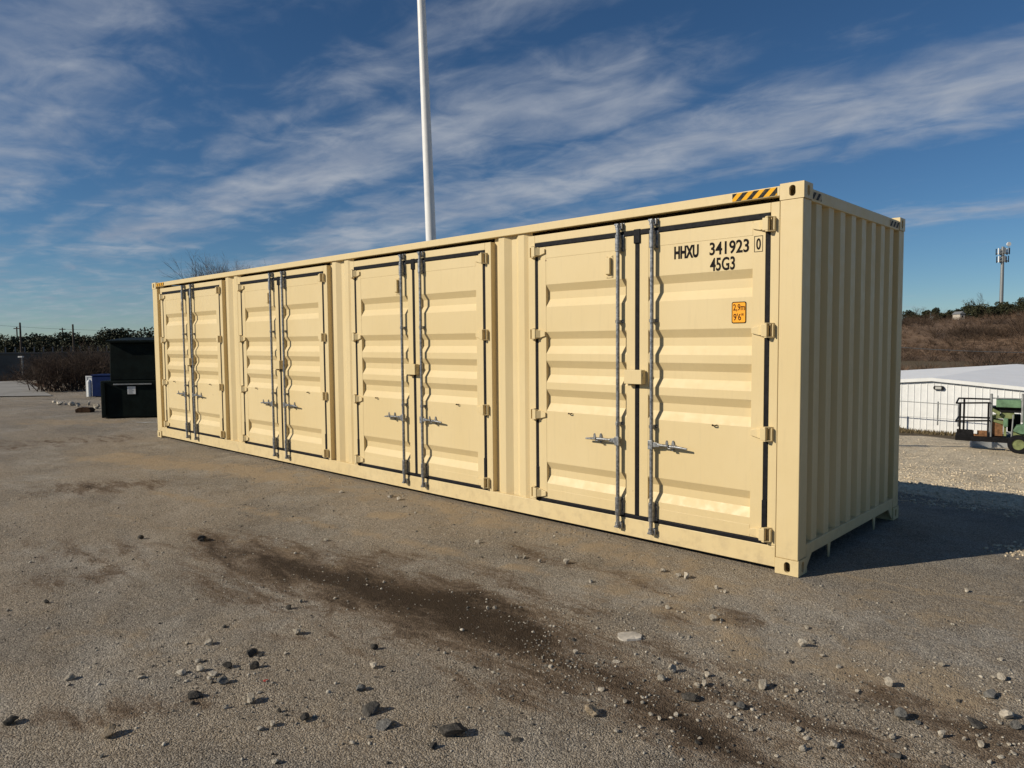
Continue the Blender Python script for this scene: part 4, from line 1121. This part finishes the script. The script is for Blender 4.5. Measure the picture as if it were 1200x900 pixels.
m_ = MB().prism([(LX(1187.5), LZ(1188, 505)), (LX(1192), LZ(1192, 498.5)), (LX(1215), LZ(1215, 497)), (LX(1215), LZ(1215, 508)), (LX(1197), LZ(1197, 508.5))], 1, -.12, .3); m_.build('fender', LGREEN, lift, .015)
# chassis and wheels (partly beyond the frame)
zc_ = LZ(1194, 508)
def wheel(ux, y, r):
    ctr = Vector((LX(ux), y, 0)); gl = gzf(lo[0]+LX_[0]*LX(ux)+LY_[0]*y, lo[1]+LX_[1]*LX(ux)+LY_[1]*y)
    z = gl+r
    o = MB()
    n = 24
    for (ra, ya), (rb, ybb) in zip([(r*.6, -.02), (r*.92, -.02), (r, .03), (r, .17), (r*.92, .22), (r*.6, .22)][:-1], [(r*.92, -.02), (r, .03), (r, .17), (r*.92, .22), (r*.6, .22)]):
        vs = []
        for rr, yy in ((ra, ya), (rb, ybb)):
            for i in range(n):
                t = 2*math.pi*i/n; vs.append((ctr.x+rr*math.cos(t), y+yy, z+rr*math.sin(t)))
        o.add(vs, [(i, (i+1) % n, n+(i+1) % n, n+i) for i in range(n)])
    w_ = o.build('wheel', RUBBER, lift, smooth=True)
    MB().tube((ctr.x, y+.01, z), (ctr.x, y+.19, z), r*.6, n=20).build('rim', OLIVE, w_)
    return z
wheel(1194, -.25, .27); wheel(1199, .72, .27); wheel(1250, -.25, .27); wheel(1250, .95, .27)
lbox(1188, 509, 1258, 516, .0, .94, 'chassis', OLIVE, .01)
lbox(1200, 478, 1250, 509, .2, .9, 'power_unit', LGREEN, .02)

# ------------------------------------------------------------------ hill with brush, trees, tower
def hill_h(x, y):
    crest = 10.9+0.9*smooth(-75, -35, x)+1.2*(vnoise(x*.03, y*.0+3.0, 41)-.5)*2
    side = smooth(-260, -110, x)*smooth(400, 150, x)
    up = smooth(95, 225, y)
    return (crest*up)*side*(1-.25*smooth(260, 420, y))+(vnoise(x*.05, y*.05, 42)-.5)*1.6*up*side
hx = np.linspace(-280, 420, 150); hy = np.linspace(92, 430, 110)
HX, HY = np.meshgrid(hx, hy); HZ = -5.9+hill_h(HX, HY)
ii = np.arange(HX.size).reshape(HX.shape)
o = np_mesh('hill', np.stack([HX, HY, HZ], -1).reshape(-1, 3), np.stack([ii[:-1, :-1], ii[:-1, 1:], ii[1:, 1:], ii[1:, :-1]], -1).reshape(-1, 4), HILLM, smooth=True)
tag(o, kind='structure')
def hz(x, y): return float(-5.9+hill_h(np.array(x, float), np.array(y, float)))
# brush covering the slope: one mass
nb = 15000
xb = rng.uniform(-110, 30, nb); yb2 = 78+160*rng.uniform(0, 1, nb)**.9
kb = (np.abs(xb+42-(yb2-150)*-.12) < 60); xb, yb2 = xb[kb], yb2[kb]; nb = len(xb)
zb2 = np.where(yb2 > 97, -5.9+hill_h(xb, yb2), gz(xb, yb2)); dn = vnoise(xb*.07, yb2*.05, 51)
kb = dn+rng.uniform(-.3, .3, nb) > .30; xb, yb2, zb2 = xb[kb], yb2[kb], zb2[kb]; nb = len(xb)
per = 26
clp = smooth(.58, .70, vnoise(xb*.16, yb2*.10, 63)); hh = rng.uniform(.8, 2.2, nb)*(.7+1.1*clp)
base = np.repeat(np.stack([xb, yb2, zb2-.1], -1), per, 0)
d = np.stack([rng.normal(0, .55, nb*per), rng.normal(0, .55, nb*per), rng.uniform(.35, 1, nb*per)], -1)*np.repeat(hh, per)[:, None]
mid_ = base+d*rng.uniform(0, .55, (nb*per, 1)); tipb = base+d
sd_ = rng.normal(size=(nb*per, 3)); sd_ /= np.linalg.norm(sd_, axis=1)[:, None]; sd_ *= .034
V = np.stack([mid_-sd_, mid_+sd_, tipb], 1).reshape(-1, 3)
tone = np.clip(np.repeat(rng.uniform(0, 1, nb)**1.5*.85+(vnoise(xb*.11, yb2*.05, 77)-.35)*.9-clp*.45, per)+rng.uniform(0, .25, nb*per), 0, 1)
o = np_mesh('hillside_brush', V, np.arange(len(V)).reshape(-1, 3), HBRUSH, np.repeat(tone, 3))
tag(o, 'brown leafless brush covering the hillside beyond the white building', 'brush', kind='stuff')
# crest trees
el2 = 'dark evergreen tree along the crest of the brown hill'
def crest_pt(u):
    best = None
    for dep in np.arange(120, 330, 3.0):
        d_ = ray(u, 395); p = CAM+d_*dep; z = hz(p[0], p[1]); ang_ = (z-CAM[2])/dep
        if best is None or ang_ > best[0]: best = (ang_, p[0], p[1], z, dep)
    return best
for u, back, h, w in ((1048, -2, 3.2, 4), (1064, -3, 3.4, 5.0), (1072, -6, 2.8, 4), (1083, -4, 3.0, 4.4), (1094, -2, 3.6, 5.2), (1101, -6, 3.0, 4.4), (1112, 0, 3.2, 4.6), (1120, -4, 3.6, 4.8), (1132, -6, 3.8, 5.5), (1140, 0, 4.4, 6), (1150, -4, 4.6, 6), (1158, 2, 4.6, 6), (1167, -3, 4.6, 6), (1176, 2, 4.8, 6), (1186, -4, 4.8, 6.4), (1196, 1, 5.0, 6.5), (1207, -3, 5.2, 6.5), (1145, -14, 3.4, 5), (1162, -14, 3.6, 5), (1180, -13, 3.6, 5), (1198, -14, 3.8, 5.4)):
    _, x, y, z, dep = crest_pt(u); p = CAM+ray(u, 395)*(dep+back)
    evergreen(p[0], p[1], hz(p[0], p[1])-.2, h*random.uniform(.55, 1.12), w*random.uniform(.7, 1.0), el2, 'evergreens along the hill crest', 1500, .22)
for u, h, w, lab in ((1076, 5.0, 4.5, 'grey leafless tree standing on the hill crest among dark evergreens'), (1149, 6.8, 5, 'tallest grey leafless tree on the hill crest beside the antenna tower')):
    _, x, y, z, dep = crest_pt(u); bare_tree(x, y, z-.2, h, w, lab, None, r0=.10, n=8, levels=4)
# antenna tower
_, x, y, z, dep = crest_pt(1172.5)
p = CAM+ray(1172, 395)*(dep+6); zg = hz(p[0], p[1]); ztop = at_depth(1172, 290, dep+6)[2]-zg
tw = empty('antenna_tower', (p[0], p[1], zg), -YAW); tag(tw, 'slender grey antenna tower with two tiers of panels on the hill crest', 'tower')
MB().tube((0, 0, -.3), (0, 0, ztop), .52, .36, n=16).build('mast', GREYM, tw, smooth=True)
s_ = (dep+6)/FPX
for vz, wpx in ((295.5, 6.5), (304.5, 5.8)):
    zt_ = at_depth(1172, vz, dep+6)[2]-zg; R_ = wpx*s_
    m_ = MB()
    ring = [(R_*math.cos(t), R_*math.sin(t), zt_-.5) for t in np.linspace(0, 2*math.pi, 7)]
    m_.path(ring, .10, 6)
    for q_ in ring[:-1]: m_.tube((0, 0, zt_-.5), q_, .08, n=6)
    m_.build('platform', GREYM, tw)
    for i in range(6):
        t = 2*math.pi*i/6+.3
        c_ = Vector((R_*math.cos(t), R_*math.sin(t), zt_))
        pm = MB().box((-.15, -.10, -.85), (.15, .10, .85)); o = pm.build('antenna_panel', (WHITEM, GREYM, BLKMET)[i % 3], tw, .02); o.location = c_; o.rotation_euler = (0, 0, t-math.pi/2)
pt_ = at_depth(1178.3, 287, dep+6); MB().tube((0, 0, 0), (0, .3, 0), .55, n=14).build('dish', WHITEM, tw).location = (6.3*s_, -.3, pt_[2]-zg)
MB().tube((6.3*s_, -.15, at_depth(1178, 296, dep+6)[2]-zg), (6.3*s_, -.15, pt_[2]-zg), .08, n=6).build('dish_mount', GREYM, tw)
# small white house on the crest
_, x, y, z, dep = crest_pt(1127); p = CAM+ray(1127, 395)*(dep-12); zg = hz(p[0], p[1])
hs = empty('hilltop_house', (p[0], p[1], zg), -YAW); tag(hs, 'tiny white house among the trees on the hill crest', 'house')
MB().box((-.62, 0, -.3), (.62, 3, 1.3)).build('wall', CONCW, hs)
MB().prism([(-.8, 1.3), (.8, 1.3), (0, 2.0)], 1, -.2, 3.2).build('roof', GREYM, hs)
MB().box((-.2, -.03, .4), (.2, -.001, .9)).build('window', BLKMET, hs)
# power line across the slope
w0, w1 = at_depth(1000, 402.5, 85), at_depth(1260, 413, 85)
wire(w0, w1, .35, .035, 'pale power line crossing in front of the brown hillside', GREYM)
for w_, lab in ((w0, 'wooden pole holding the pale power line behind the container'), (w1, 'wooden pole holding the pale power line past the white building')):
    g = gzf(w_[0], w_[1]); p_ = empty('utility_pole', (w_[0], w_[1], g)); tag(p_, lab, 'pole')
    MB().tube((0, 0, -.3), (0, 0, w_[2]-g+.3), .14, .10, n=10).build('post', WOODP, p_)
